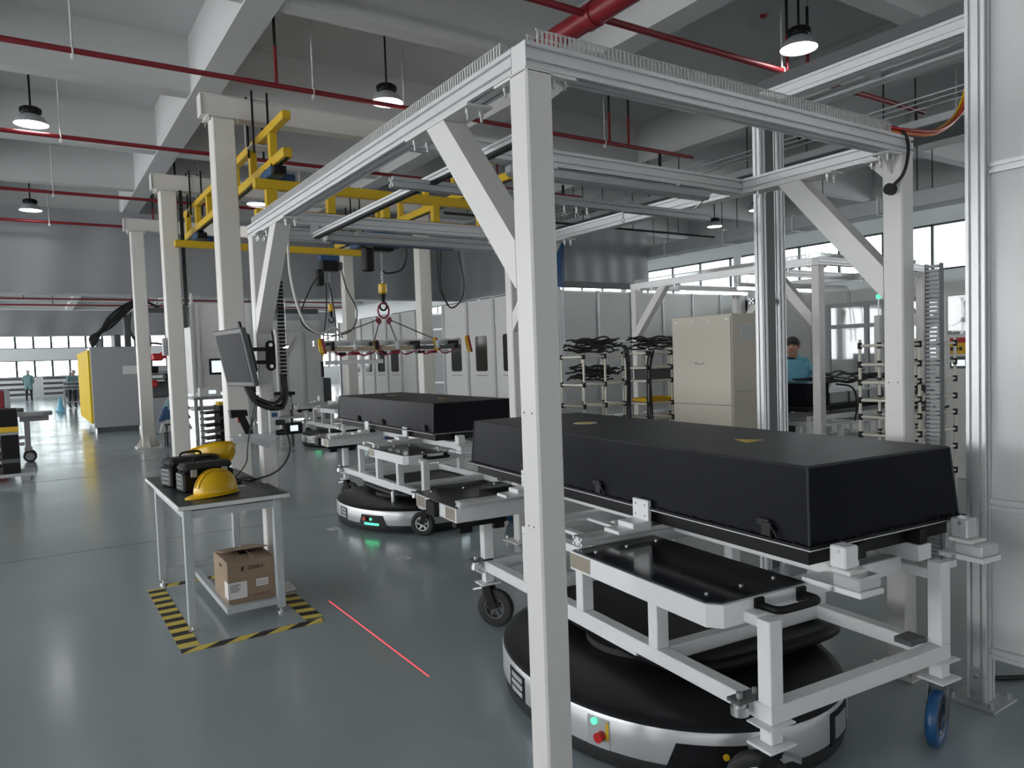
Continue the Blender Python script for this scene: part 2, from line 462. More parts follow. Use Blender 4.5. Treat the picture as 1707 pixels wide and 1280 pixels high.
sheet('smoke_curtain', [(-10.8, 20.0), (11.0, 20.0), (11.0, 15.2)], 3.36, 5.3, 'long grey sheet curtain hanging from ceiling behind the white columns')
sheet('smoke_curtain', [(-10.8, 40.0), (14.0, 40.0)], 3.25, 4.40, 'farther grey sheet curtain hanging before the bright end windows')
# ceiling beams already stand; the rest of the hall's fittings follow

# ================================================================== white post gantry with aluminium beams
def duct(parent, p, q, w=0.055, h=0.05, pitch=0.018):
    """slotted wiring trunking from p to q on top of a beam"""
    p, q = Vector(p), Vector(q); L = (q - p).length; d = (q - p).normalized(); sd = d.cross(Vector((0, 0, 1)))
    b = MB(); b.bar(p + Vector((0, 0, 0.003)), q + Vector((0, 0, 0.003)), w, 0.006)
    o = b.build('cable_duct', 'duct', parent)
    f = MB(); n = int(L / pitch)
    for k in range(n):
        c = p + d * (k + 0.5) * pitch
        for s in (-1, 1):
            e = c + sd * s * (w / 2 - 0.0015)
            f.bar(e + Vector((0, 0, 0.006)), e + Vector((0, 0, h - 0.006)), 0.003, 0.0085, up=d)
            f.bar(e + Vector((0, 0, h - 0.006)), e + Vector((0, 0, h)) + sd * s * -0.002, 0.005, 0.0135, up=d)
    fo = f.build('duct_fingers', 'duct', o); fo['kind'] = 'stuff'
    return o
GW, GL, ZB = 2.21, 3.54, 2.5
def make_gantry(name, label, loc, GL=GL):
    t = thing(name, label, 'gantry', loc)
    P = [(0, 0), (GW - 0.1, 0), (0, GL - 0.1), (GW - 0.1, GL - 0.1)]
    for i, (x, y) in enumerate(P):
        b = MB(); b.cbox((x + 0.05, y + 0.05, ZB / 2 + 0.006), (0.1, 0.1, ZB - 0.012), 0.007)
        po = b.build('post', 'white', t)
        h = MB().use('ink')
        for zz, yy in ((1.42, 0.03), (1.42, 0.075), (1.05, 0.04), (1.05, 0.07)): h.cyl((x - 0.0004, y + yy, zz), (x + 0.002, y + yy, zz), 0.0035, 8)
        h.build('screw_hole', None, po)
        pl = MB(); pl.cbox((x + 0.05, y + 0.05, 0.006), (0.24, 0.24, 0.012), 0.003)
        bp = pl.build('base_plate', 'white', t)
        bo = MB()
        for sx in (-1, 1):
            for sy in (-1, 1): bo.bolt((x + 0.05 + sx * 0.09, y + 0.05 + sy * 0.09, 0.04), 0.011, 0.03)
        bo.build('anchor_bolts', 'steel', bp)
        # head plates with bolts towards both beams
        sx = 1 if x < 1 else -1; sy = 1 if y < 1 else -1
        hp = MB()
        hp.box(min(x, x + sx * 0.2) + (0.1 if sx < 0 else 0), max(x, x + sx * 0.2) + (0.1 if sx < 0 else 0), y + 0.004, y + 0.096, ZB - 0.010, ZB - 0.0005)
        hp.box(x + 0.004, x + 0.096, min(y, y + sy * 0.2) + (0.1 if sy < 0 else 0), max(y, y + sy * 0.2) + (0.1 if sy < 0 else 0), ZB - 0.0099, ZB - 0.0006)
        ho = hp.build('head_plate', 'white', t)
        bo = MB()
        for k in (0.125, 0.17):
            cx = x + k if sx > 0 else x + 0.1 - k; cy = y + k if sy > 0 else y + 0.1 - k
            for q in (0.03, 0.07): bo.bolt((cx, y + q, ZB - 0.010), 0.008, 0.03); bo.bolt((x + q, cy, ZB - 0.010), 0.008, 0.03)
        bo.build('bolts', 'steel', ho)
        # gusset under the head plate
        xa = x + 0.1 if sx > 0 else x
        gs = MB(); gs.prismy([(xa, ZB - 0.011), (xa + sx * 0.10, ZB - 0.011), (xa, ZB - 0.09)], y + 0.046, y + 0.054); gs.build('gusset', 'white', t)
        if not (i in (0, 2)): gs = MB(); gs.prismx([(y + (0.1 if sy > 0 else 0), ZB - 0.011), (y + (0.2 if sy > 0 else -0.1), ZB - 0.011), (y + (0.1 if sy > 0 else 0), ZB - 0.11)], x + 0.046, x + 0.054); gs.build('gusset', 'white', t)
    z = ZB + 0.04
    def beam(p, q, name='beam', w=0.08, h=0.08, k=2): return MB().profile(p, q, w, h, k, k).build(name, 'alu', t)
    beam((0.004, 0.04, z), (GW, 0.04, z)); beam((0.04, 0.083, z), (0.04, GL, z)); beam((GW - 0.04, 0.083, z), (GW - 0.04, GL, z)); beam((0.083, GL - 0.04, z - 0.001), (GW - 0.083, GL - 0.04, z - 0.001))
    beam((0.083, 1.0, z), (GW - 0.083, 1.0, z), 'cross_beam'); beam((0.083, 2.93, z), (GW - 0.083, 2.93, z), 'cross_beam')
    MB().box(0, 0.004, 0, 0.08, ZB, ZB + 0.08).build('end_cap', 'panel', t)
    MB().box(0.0, 0.08, GL, GL + 0.006, ZB - 0.01, ZB + 0.085).build('end_cap', 'white', t)
    # diagonal braces with bolted pads
    def brace2(x, y_post, s, reach=0.60, drop=0.60, pad=None):
        # runs from the post face (y_post) downwards-inwards; line extended past both cutting planes
        a = Vector((0, y_post, ZB - drop)); c = Vector((0, y_post + s * (reach - 0.07), ZB - 0.011))
        d = (c - a).normalized()
        a2 = a - d * 0.12; c2 = c + d * 0.12
        b = MB(); b.bar((x + 0.05, a2.y, a2.z), (x + 0.05, c2.y, c2.z), 0.096, 0.105)
        me = b.mesh('brace', 'white'); bm = bmesh.new(); bm.from_mesh(me)
        for co, no in (((0, 0, ZB - 0.0105), (0, 0, 1)), ((0, y_post, 0), (0, -s, 0))):
            g = bm.verts[:] + bm.edges[:] + bm.faces[:]
            r = bmesh.ops.bisect_plane(bm, geom=g, plane_co=co, plane_no=no, clear_outer=True)
            bmesh.ops.edgeloop_fill(bm, edges=[k for k in r['geom_cut'] if isinstance(k, bmesh.types.BMEdge)])
        bmesh.ops.recalc_face_normals(bm, faces=bm.faces[:]); bm.to_mesh(me); bm.free()
        o = bpy.data.objects.new('brace', me); COL.objects.link(o); o.parent = t
        cy = y_post + s * (reach - 0.07)
        p = MB(); p.box(x - 0.002, x + 0.102, cy - 0.26, cy + 0.26, ZB - 0.010, ZB - 0.0005); po = p.build('brace_pad', 'white', t)
        bo = MB()
        for yy in (cy - 0.22, cy + 0.22):
            for xx in (0.022, 0.078): bo.bolt((x + xx, yy, ZB - 0.010), 0.009, 0.04)
        bo.build('bolts', 'steel', po)
    brace2(0, 0.1, 1); brace2(GW - 0.1, 0.1, 1); brace2(0, GL - 0.1, -1); brace2(GW - 0.1, GL - 0.1, -1)
    duct(t, (0.05, 0.04, ZB + 0.08), (2.06, 0.04, ZB + 0.08)); duct(t, (0.04, 0.16, ZB + 0.08), (0.04, GL - 0.05, ZB + 0.08))
    return t
G0 = (1.323, 1.949, 0)
gantry = make_gantry('assembly_gantry', 'large white post gantry framed by aluminium beams over the near carts', G0)
gt = gantry
# parts only the near gantry shows: hanging rail with rings, guide rail, tube lights, cable with plug
r = MB(); r.profile((0.06, 1.19, 2.40), (2.09, 1.19, 2.40), 0.045, 0.045, 1, 1)
hr = r.build('hanging_rail', 'galv', gt)
for x in (0.75, 1.02, 1.10, 1.17, 1.42):
    b = MB(); b.cyl((x, 1.19, 2.377), (x, 1.19, 2.345), 0.006, 8)
    b.tube([(x + 0.012 * math.cos(a), 1.19, 2.333 + 0.012 * math.sin(a)) for a in [2 * PI * k / 12 for k in range(12)]], 0.003, 5, True)
    b.build('ring_hook', 'steel', hr)
for x in (0.3, 1.95):
    MB().cyl((x, 1.19, 2.42), (x, 1.03, 2.5), 0.006, 6).build('hanger_rod', 'steel', hr)
g = MB(); g.profile((0.26, 0.45, 2.43), (0.26, 2.86, 2.43), 0.045, 0.03, 1, 1); gr = g.build('guide_rail', 'alu', gt)
MB().box(0.232, 0.288, 0.43, 0.45, 2.41, 2.455).build('guide_rail_stop', 'black', gr)
MB().box(0.245, 0.275, 0.46, 2.85, 2.405, 2.4145).build('guide_rail_strip', 'black', gr)
for yy in (0.93, 2.86):
    MB().box(0.235, 0.285, yy, yy + 0.03, 2.445, 2.5).build('rail_clamp', 'steel', gr)
for (x0, x1, yy, z0) in ((0.55, 1.86, 0.985, 2.435), (0.42, 2.02, 3.18, 2.44)):
    l = MB(); l.cbox(((x0 + x1) / 2, yy, z0 + 0.03), (x1 - x0, 0.07, 0.055), 0.012); lo_ = l.build('tube_light', 'galv', gt)
    if yy > 2: MB().box(x0 + 0.05, x0 + 1.0, yy - 0.028, yy + 0.028, z0 - 0.001, z0 + 0.0025).build('blue_film', 'craneblue', lo_)
    for xx in (x0 + 0.25, x1 - 0.25): MB().box(xx - 0.015, xx + 0.015, yy - 0.03, yy + 0.03, z0 + 0.055, 2.501 if yy < 2 else z0 + 0.09).build('light_bracket', 'steel', lo_)
b = MB(); b.cyl((2.108, 0.05, 2.335), (2.075, 0.045, 2.335), 0.027, 18); pg = b.build('cable_plug', 'black', gt)
MB().tube(spline([(2.08, 0.03, 2.345), (2.10, -0.015, 2.40), (2.13, -0.02, 2.50), (2.145, 0.0, 2.58), (2.11, 0.03, 2.62), (2.04, 0.04, 2.60)]), 0.008, 7).build('plug_cable', 'cable', gt)

# ================================================================== carts, covers and carrier robots
CYAW = math.radians(-4.85)
def caster(parent, x, y, ang, wheelmat='rubber', hub='cartwhite', face=0.0):
    """swivel caster: plate at the top, fork, wheel"""
    ca, sa = math.cos(ang), math.sin(ang)
    R = 0.114; ox, oy = x + ca * 0.045, y + sa * 0.045
    c = MB(); c.cbox((x, y, 0.262), (0.125, 0.11, 0.010), 0.002)
    co = c.build('caster', 'cartwhite', parent)
    f = MB(); f.cyl((x, y, 0.257), (x, y, 0.225), 0.04, 14)
    for s in (-1, 1):
        nx, ny = -sa * s, ca * s
        f.bar((x + nx * 0.036, y + ny * 0.036, 0.235), (ox + nx * 0.036, oy + ny * 0.036, R), 0.006, 0.05, up=(ca, sa, 0))
    f.build('fork', 'black' if wheelmat == 'rubber' else 'darkgrey', co)
    prof = [(0.055, -0.016), (R - 0.012, -0.022), (R - 0.002, -0.016), (R, 0.0), (R - 0.002, 0.016), (R - 0.012, 0.022), (0.055, 0.016), (0.055, -0.016)]
    w = MB(); n = 26; v = []
    for r_, z_ in prof:
        for i in range(n):
            t = 2 * PI * i / n; u = r_ * math.cos(t)
            v.append((ox + ca * u - sa * z_, oy + sa * u + ca * z_, R + r_ * math.sin(t)))
    m = len(prof)
    w.add(v, [(j * n + i, j * n + (i + 1) % n, (j + 1) * n + (i + 1) % n, (j + 1) * n + i) for j in range(m - 1) for i in range(n)], True)
    wo = w.build('wheel', wheelmat, co)
    h = MB(); h.cyl((ox + sa * 0.018, oy - ca * 0.018, R), (ox - sa * 0.018, oy + ca * 0.018, R), 0.022, 14)
    for k in range(6):
        t = 2 * PI * k / 6; cx, cz = math.cos(t), math.sin(t)
        h.bar((ox + ca * cx * 0.018, oy + sa * cx * 0.018, R + cz * 0.018), (ox + ca * cx * 0.062, oy + sa * cx * 0.062, R + cz * 0.062), 0.018, 0.020, up=(-sa, ca, 0))
    ring = []
    for s in (-0.015, 0.015):
        h.tube([(ox + ca * 0.062 * math.cos(2 * PI * k / 20) - sa * s, oy + sa * 0.062 * math.cos(2 * PI * k / 20) + ca * s, R + 0.062 * math.sin(2 * PI * k / 20)) for k in range(20)], 0.006, 5, True)
    h.build('wheel_hub', hub, co)
    l = MB(); l.bar((x - ca * 0.03, y - sa * 0.03, 0.232), (x - ca * 0.095, y - sa * 0.095, 0.215), 0.035, 0.008); l.build('brake_lever', 'steel', co)
    return co
CL, CW = 2.28, 1.0         # cart frame length and width
def make_cart(name, label, loc):
    t = thing(name, label, 'cart', loc, CYAW, 'wheeled battery carts')
    W_ = 'cartwhite'
    def bx(n, *a, m=W_, bev=0.003, p=t):
        x0, x1, y0, y1, z0, z1 = a
        return MB().cbox(((x0 + x1) / 2, (y0 + y1) / 2, (z0 + z1) / 2), (x1 - x0, y1 - y0, z1 - z0), bev).build(n, m, p)
    # bottom frame
    bx('bottom_rail', 0, 0.06, 0.06, CL - 0.06, 0.34, 0.40); bx('bottom_rail', CW - 0.06, CW, 0.06, CL - 0.06, 0.34, 0.40)
    for y in (0.0, CL - 0.06): bx('bottom_rail', 0, CW, y, y + 0.06, 0.34, 0.40)
    for y in (0.60, 1.68): bx('cross_rail', 0.06, CW - 0.06, y, y + 0.06, 0.34, 0.40)
    bx('rail_pad', 0.002, 0.058, 0.75, 1.62, 0.325, 0.3405, bev=0.002)
    # corner legs and uprights
    for x, y, zt in ((0, 0, 0.692), (CW - 0.06, 0, 0.735), (0, CL - 0.06, 0.625), (CW - 0.06, CL - 0.06, 0.735)): bx('leg', x, x + 0.06, y, y + 0.06, 0.401, zt)
    for x in (0, CW - 0.06):
        for y in (0.60, 1.15, 1.68): bx('upright', x, x + 0.06, y, y + 0.06, 0.401, 0.66)
    for k, (x, y, a, wm) in enumerate(((0.03, 0.03, 2.3, 'rubber'), (CW - 0.03, 0.03, math.radians(200), 'blue'), (0.03, CL - 0.03, -0.9, 'rubber'), (CW - 0.03, CL - 0.03, -0.8, 'rubber'))):
        s = MB(); s.cbox((x, y, 0.302), (0.055, 0.055, 0.066), 0.003); s.cbox((x, y, 0.3375), (0.13, 0.10, 0.006), 0.001); s.build('caster_stem', W_, t)
        caster(t, x, y, a, wm, 'darkgrey' if k != 0 else 'cartwhite')
    # upper ring
    bx('top_rail', 0.0, 0.06, 0.06, 1.74, 0.661, 0.70); bx('top_rail', CW - 0.06, CW, 0.06, CL - 0.06, 0.661, 0.70)
    bx('top_cross_rail', 0.335, CW - 0.06, 0.17, 0.23, 0.661, 0.73); bx('top_cross_rail', 0.06, CW - 0.06, 1.15, 1.21, 0.661, 0.73); bx('top_cross_rail', 0.06, CW - 0.06, 1.68, 1.74, 0.661, 0.73)
    # trays: white skirt with a chamfered corner, glossy black plate on top
    def tray(y0, y1, x0, x1, flip):
        c = 0.045
        if not flip: poly = [(x0, y1), (x0, y0 + c), (x0 + c * 0.9, y0), (x1, y0), (x1, y1)]
        else: poly = [(x0, y0), (x1, y0), (x1, y1), (x0 + c, y1), (x0, y1 - c)]
        w = MB(); w.prism(poly, 0.655, 0.735); to = w.build('tray', W_, t)
        cx, cy = (x0 + x1) / 2, (y0 + y1) / 2
        pl = MB(); pl.prism([(cx + (x - cx) * 0.965, cy + (y - cy) * 0.965) for x, y in poly], 0.7352, 0.742); po = pl.build('tray_plate', 'plate', to)
        s = MB()
        for fx in (0.14, 0.5, 0.86):
            for fy in (0.12, 0.88): s.cyl((x0 + (x1 - x0) * fx, y0 + (y1 - y0) * fy, 0.742), (x0 + (x1 - x0) * fx, y0 + (y1 - y0) * fy, 0.747), 0.008, 10)
        s.build('plate_screws', 'steel', to)
        return to
    t1 = tray(0.12, 1.04, -0.13, 0.33, False); t2 = tray(2.20, 2.90, -0.18, 0.46, True)
    bx('tan_plate', -0.132, -0.1295, 0.88, 1.035, 0.665, 0.728, m='brass', bev=0, p=t1)
    bx('tan_plate', -0.182, -0.1795, 2.70, 2.84, 0.662, 0.730, m='brass', bev=0, p=t2); bx('tan_plate', -0.182, -0.1795, 2.22, 2.36, 0.662, 0.730, m='brass', bev=0, p=t2)
    bx('latch_box', -0.215, -0.18, 2.46, 2.60, 0.65, 0.738, m='black', p=t2)
    bx('bumper', -0.19, 0.14, 2.19, 2.25, 0.626, 0.6545, m='black')
    bx('bumper_foot', -0.16, -0.08, 2.20, 2.26, 0.59, 0.6255, m='black'); bx('bumper_foot', 0.06, 0.13, 2.20, 2.24, 0.59, 0.6255, m='black')
    pf = bx('opening_frame', 0.03, 0.30, 1.16, 1.20, 0.735, 0.75); bx('frame_bar', 0.03, 0.30, 1.50, 1.54, 0.735, 0.75, p=pf); bx('frame_bar', 0.03, 0.07, 1.2, 1.5, 0.735, 0.75, p=pf); bx('frame_bar', 0.26, 0.30, 1.2, 1.5, 0.735, 0.75, p=pf)
    # push handle on the tray's near side
    h = MB(); h.tube(spline([(0.07, 0.115, 0.71), (0.07, 0.06, 0.71), (0.08, 0.035, 0.71), (0.115, 0.025, 0.71), (0.235, 0.025, 0.71), (0.27, 0.035, 0.71), (0.28, 0.06, 0.71), (0.28, 0.115, 0.71)], 4), 0.014, 10)
    h.cbox((0.07, 0.113, 0.71), (0.04, 0.012, 0.05)); h.cbox((0.28, 0.113, 0.71), (0.04, 0.012, 0.05)); h.build('handle', 'black', t)
    # slotted cross profiles carrying the side stops
    for y, x0 in ((1.09, -0.06), (2.215, -0.16)):
        MB().profile((x0, y, 0.757), (CW - 0.02, y, 0.757), 0.08, 0.04, 2, 1).build('cross_profile', 'alu', t)
        sx = 0.292; ya, yb = y - 0.12, y + 0.02
        st = bx('side_stop', sx - 0.19, sx - 0.005, ya + 0.02, yb, 0.7775, 0.795)
        bx('stop_foot', sx - 0.11, sx - 0.002, ya + 0.02, yb, 0.795, 0.820, p=st); bx('stop_plate', sx - 0.022, sx - 0.002, ya + 0.02, yb, 0.82, 0.915, p=st)
        for dy in (0.045, 0.115):
            for zz in (0.842, 0.892): MB().cyl((sx - 0.0228, ya + dy, zz), (sx - 0.020, ya + dy, zz), 0.004, 8).build('stop_hole', 'ink', st)
    bx('support_beam', 0.475, 0.54, 0.065, CL - 0.065, 0.731, 0.80); bx('support_beam', 0.90, 0.98, 0.065, CL - 0.065, 0.735, 0.80)
    # end stops that stick out past the near end
    for x, ye in ((0.335, 0.16), (1.06, 0.09)):
        a = bx('end_stop_arm', x, x + 0.125, -0.095, ye, 0.731, 0.752)
        bx('end_stop_block', x + 0.003, x + 0.122, -0.088, 0.025, 0.7525, 0.80, m='silver', bev=0.006, p=a)
        bx('end_stop_shim', x + 0.005, x + 0.10, -0.05, 0.05, 0.80, 0.815, m='panel', p=a)
        bx('end_stop_head', x + 0.012, x + 0.085, -0.025, 0.045, 0.815, 0.895, m='silver' if x > 0.5 else 'cartwhite', bev=0.006, p=a)
        MB().cyl((x + 0.0115, 0.005, 0.877), (x + 0.008, 0.005, 0.877), 0.008, 10).build('stop_screw', 'steel', a)
        MB().cyl((x - 0.0005, 0.02, 0.742), (x - 0.006, 0.02, 0.742), 0.008, 10).build('stop_screw', 'steel', a)
    bx('end_stop_link', CW, 1.062, 0.01, 0.05, 0.70, 0.73)
    # guide roller on the lower rail, spring plunger on the far leg
    for x, y in ((-0.045, 0.10), (-0.045, CL - 0.03)):
        g_ = MB(); g_.cyl((x, y, 0.355), (x, y, 0.385), 0.032, 18); g_.cyl((x, y, 0.385), (x, y, 0.398), 0.024, 16); go = g_.build('guide_roller', 'steel', t)
        q = MB(); q.prism([(x - 0.03, y - 0.03), (x + 0.10, y - 0.03), (x + 0.10, y + 0.03), (x - 0.03, y + 0.03)], 0.4005, 0.412); q.build('roller_bracket', 'darkgrey', go)
        b = MB(); b.cyl((x, y, 0.412), (x, y, 0.43), 0.012, 8); b.cyl((x + 0.07, y, 0.412), (x + 0.07, y, 0.43), 0.009, 8); b.build('roller_bolt', 'steel', go)
    bx('leg_bracket', CW - 0.16, CW - 0.062, 0.062, 0.14, 0.401, 0.425, m='darkgrey')
    return t
def make_cover(name, label, loc):
    """black battery cover: tapered walls, lid, rim, flange with screws, latches"""
    t = thing(name, label, 'cover', loc, CYAW, 'black battery covers')
    L, Wd, h = 2.93, 0.90, 0.315
    def ring(i, z): return [(i, i, z), (Wd - i, i, z), (Wd - i, L - i, z), (i, L - i, z)]
    b = MB(); v = ring(0, 0.03) + ring(0.022, h - 0.006); b.add(v, [(k, (k + 1) % 4, 4 + (k + 1) % 4, 4 + k) for k in range(4)] + [(3, 2, 1, 0), (4, 5, 6, 7)])
    body = b.build('shell', 'boxblack', t)
    e = MB()
    for k in range(4): e.cyl(v[k], v[4 + k], 0.005, 6); e.cyl(v[4 + k], v[4 + (k + 1) % 4], 0.0035, 6)
    e.build('edge_bead', 'boxtop', body)
    l = MB(); v = ring(0.0245, h - 0.006) + ring(0.028, h); l.add(v, [(k, (k + 1) % 4, 4 + (k + 1) % 4, 4 + k) for k in range(4)] + [(3, 2, 1, 0), (4, 5, 6, 7)])
    l.build('lid', 'boxtop', t)
    f = MB(); f.box(-0.02, Wd + 0.02, -0.02, L + 0.02, 0.012, 0.030); f.build('flange', 'black', t)
    s = MB()
    q = ring(-0.0205, 0.018)
    for k in range(4): s.bar(q[k], q[(k + 1) % 4], 0.002, 0.0035)
    s.build('flange_seam', 'alu', t)
    c = MB(); 
    for k in range(26):
        y = 0.06 + k * (L - 0.12) / 25
        for x in (-0.010, Wd + 0.010): c.cyl((x, y, 0.030), (x, y, 0.036), 0.006, 8)
    for k in range(9):
        x = 0.05 + k * (Wd - 0.1) / 8
        for y in (-0.010, L + 0.010): c.cyl((x, y, 0.030), (x, y, 0.036), 0.006, 8)
    c.build('flange_screws', 'black', t)
    for y in (0.16, 1.30, 2.1):
        a = MB(); a.cbox((-0.006, y + 0.05, 0.085), (0.016, 0.06, 0.022)); a.cbox((-0.012, y + 0.03, 0.06), (0.014, 0.045, 0.05)); a.tube([(-0.014, y + 0.01, 0.075), (-0.018, y - 0.01, 0.06), (-0.012, y - 0.02, 0.035)], 0.004, 6); a.build('latch', 'rubber', t)
    b = MB(); b.box(0.03, Wd - 0.03, 0.03, L - 0.03, -0.052, 0.012); b.build('under_tray', 'black', t)
    for x in (0.25, 0.62): MB().cbox((x, 0.0, -0.02), (0.045, 0.058, 0.06)).build('tray_lug', 'black', t)
    MB().cyl((0.43, 2.12, h), (0.43, 2.12, h + 0.0012), 0.075, 28).build('round_sticker', 'paper', t); MB().cyl((0.43, 2.12, h + 0.0012), (0.43, 2.12, h + 0.002), 0.055, 28).build('sticker_print', 'hazyellow', t)
    MB().prism([(0.38, 0.68), (0.52, 0.70), (0.44, 0.82)], h, h + 0.0015).build('triangle_sticker', 'hazyellow', t)
    return t
def superell(a, b, n=3.0, k=64, cx=0, cy=0):
    out = []
    for i in range(k):
        t = 2 * PI * i / k; c, s = math.cos(t), math.sin(t)
        out.append((cx + a * math.copysign(abs(c) ** (2 / n), c), cy + b * math.copysign(abs(s) ** (2 / n), s)))
    return out
def make_agv(name, label, loc, rz):
    """low round carrier robot: dark skirt, silver fairing, black deck, lift plate, panels with buttons"""
    t = thing(name, label, 'robot', loc, rz, 'low carrier robots')
    A, B, N = 0.69, 0.88, 2.1
    def loft(rows, n=N):
        v = []; K = 72
        for a, b, z in rows: v += [(x, y, z) for x, y in superell(a, b, n, K)]
        f = [(j * K + i, j * K + (i + 1) % K, (j + 1) * K + (i + 1) % K, (j + 1) * K + i) for j in range(len(rows) - 1) for i in range(K)]
        mb = MB().add(v, f, True); m_ = len(rows)
        mb.add(v[:K], [tuple(reversed(range(K)))]); mb.add(v[-K:], [tuple(range(K))])
        return mb
    loft([(A - 0.05, B - 0.05, 0.012), (A - 0.012, B - 0.012, 0.02), (A - 0.004, B - 0.004, 0.082)]).build('skirt', 'rubber', t)
    fa = loft([(A - 0.006, B - 0.006, 0.078), (A, B, 0.088), (A, B, 0.20), (A - 0.008, B - 0.008, 0.218)]).build('fairing', 'silver', t)
    loft([(A - 0.004, B - 0.004, 0.2165), (A - 0.012, B - 0.012, 0.230), (A - 0.06, B - 0.06, 0.239), (0.3, 0.4, 0.241)]).build('deck', 'agvtop', t)
    lp = [(0.53, 0.63, 0.268), (0.555, 0.655, 0.28), (0.555, 0.655, 0.315), (0.53, 0.63, 0.326)]; K = 56; v = []
    for a_, b_, z_ in lp: v += [(x + 0.27, y + 0.14, z_) for x, y in superell(a_, b_, 4.5, K)]
    lm_ = MB().add(v, [(j * K + i, j * K + (i + 1) % K, (j + 1) * K + (i + 1) % K, (j + 1) * K + i) for j in range(3) for i in range(K)], True)
    lm_.add(v[:K], [tuple(reversed(range(K)))]); lm_.add(v[-K:], [tuple(range(K))]); lm_.build('lift_plate', 'agvtop', t)
    MB().cyl((0, 0.08, 0.24), (0, 0.08, 0.27), 0.3, 32).build('lift_column', 'rubber', t)

    def rim(ang):
        c, s = math.cos(ang), math.sin(ang)
        r = (abs(c / A) ** N + abs(s / B) ** N) ** (-1 / N)
        p = Vector((r * c, r * s, 0)); e = 0.01
        c2, s2 = math.cos(ang + e), math.sin(ang + e); r2 = (abs(c2 / A) ** N + abs(s2 / B) ** N) ** (-1 / N)
        tg = (Vector((r2 * c2, r2 * s2, 0)) - p).normalized(); return p, tg, Vector((tg.y, -tg.x, 0))
    def patch(name, ang, w, z0, z1, m, out=0.004, wtop=None, parent=fa, k=10):
        """panel that follows the curved side"""
        wtop = w if wtop is None else wtop; mb = MB(); v = []
        p, tg, no = rim(ang)
        for j in range(2):
            for i in range(k + 1):
                ww = (w, wtop)[j]; s = -ww / 2 + ww * i / k
                da = s / p.length
                q, _, n2 = rim(ang + da)
                v.append(q + n2 * out + Vector((0, 0, (z0, z1)[j])))
        vb = []
        for j in range(2):
            for i in range(k + 1):
                ww = (w, wtop)[j]; s = -ww / 2 + ww * i / k
                q, _, n2 = rim(ang + s / p.length); vb.append(q - n2 * 0.02 + Vector((0, 0, (z0, z1)[j])))
        n = k + 1; f = [(i, i + 1, n + i + 1, n + i) for i in range(k)]
        mb.add(v + vb, f + [tuple(2 * n + x for x in q) for q in f] + [(n + i, n + i + 1, 3 * n + i + 1, 3 * n + i) for i in range(k)] + [(i, i + 1, 2 * n + i + 1, 2 * n + i) for i in range(k)] + [(0, n, 3 * n, 2 * n), (k, n + k, 3 * n + k, 2 * n + k)])
        return mb.build(name, m, parent)
    def knob(name, ang, z, r, l, m, parent=fa):
        p, tg, no = rim(ang); p = p + Vector((0, 0, z))
        return MB().cyl(p + no * -0.01, p + no * l, r, 16).build(name, m, parent)
    return t, fa, patch, knob, rim
def dress_agv(t, fa, patch, knob, near):
    # angles in the robot's own frame: near end is -y, left side is -x
    a_end = math.radians(-116 if near else -140)
    pn = patch('sensor_panel', a_end, 0.34, 0.06, 0.172, 'black', 0.006, 0.25)
    if near:
        knob('orange_button', a_end + 0.06, 0.135, 0.012, 0.012, 'yellow', pn)
    else:
        knob('stop_button', a_end - 0.09, 0.135, 0.020, 0.030, 'redbtn', pn); knob('green_button', a_end + 0.0, 0.135, 0.012, 0.016, 'greenbtn', pn)
    patch('light_bar', a_end, 0.17, 0.080, 0.098, 'greenled' if not near else 'black', 0.010, parent=pn)
    if not near: MB().cyl((-0.30, -0.34, 0.236), (-0.30, -0.34, 0.338), 0.02, 12).build('lift_pin', 'steel', t)
    a_s = math.radians(-147 if near else 100)
    sp = patch('side_panel', a_s, 0.10, 0.085, 0.20, 'galv', 0.003)
    if near:
        knob('green_button', a_s - 0.02, 0.185, 0.013, 0.012, 'greenbtn', sp); knob('stop_button', a_s + 0.02, 0.135, 0.020, 0.03, 'redbtn', sp)
        patch('warning_strip', a_s + 0.055, 0.012, 0.12, 0.19, 'yellow', 0.005, parent=sp)
    a_v = math.radians(167 if near else 182)
    vp = patch('vent_panel', a_v, 0.17, 0.085, 0.195, 'black', 0.003)
    for k in range(3): patch('vent_slat', a_v + 0.01, 0.12, 0.098 + k * 0.032, 0.120 + k * 0.032, 'grey', 0.006, parent=vp)
    a_d = math.radians(-76)
    dp = patch('display_panel', a_d, 0.17, 0.075, 0.20, 'black', 0.005)
    patch('display', a_d, 0.11, 0.095, 0.18, 'display' if not near else 'galv', 0.008, parent=dp)
N0 = Vector((1.986, 1.594, 0))
UV = lambda v, u, z=0: N0 + Vector((math.cos(CYAW), math.sin(CYAW), 0)) * v + Vector((-math.sin(CYAW), math.cos(CYAW), 0)) * u + Vector((0, 0, z))
cart = make_cart('battery_cart', 'white cart with blue-wheeled caster nearest the camera under the large cover', N0)
cover = make_cover('battery_cover', 'large black battery cover lying on the nearest white cart', UV(0.30, 0.09, 0.855))
agv, fa, patch, knob, rim = make_agv('carrier_robot', 'low silver carrier robot with unlit black sensor panel under nearest cart', UV(0.33, 1.01), CYAW)
dress_agv(agv, fa, patch, knob, True)
def on_cart(loc, yaw, v, u, z=0):
    return Vector(loc) + Vector((math.cos(yaw) * v - math.sin(yaw) * u, math.sin(yaw) * v + math.cos(yaw) * u, z))
C2, Y2 = (2.90, 6.13, 0), math.radians(-1.3)
C3, Y3 = (4.83, 13.66, 0), 0.0
dup(cart, 'white cart behind the nearest one, above the robot with green light', C2, Y2)
dup(cover, 'black battery cover on the second white cart behind', on_cart(C2, Y2, 0.28, 0.36, 0.87), Y2 - 0.008)
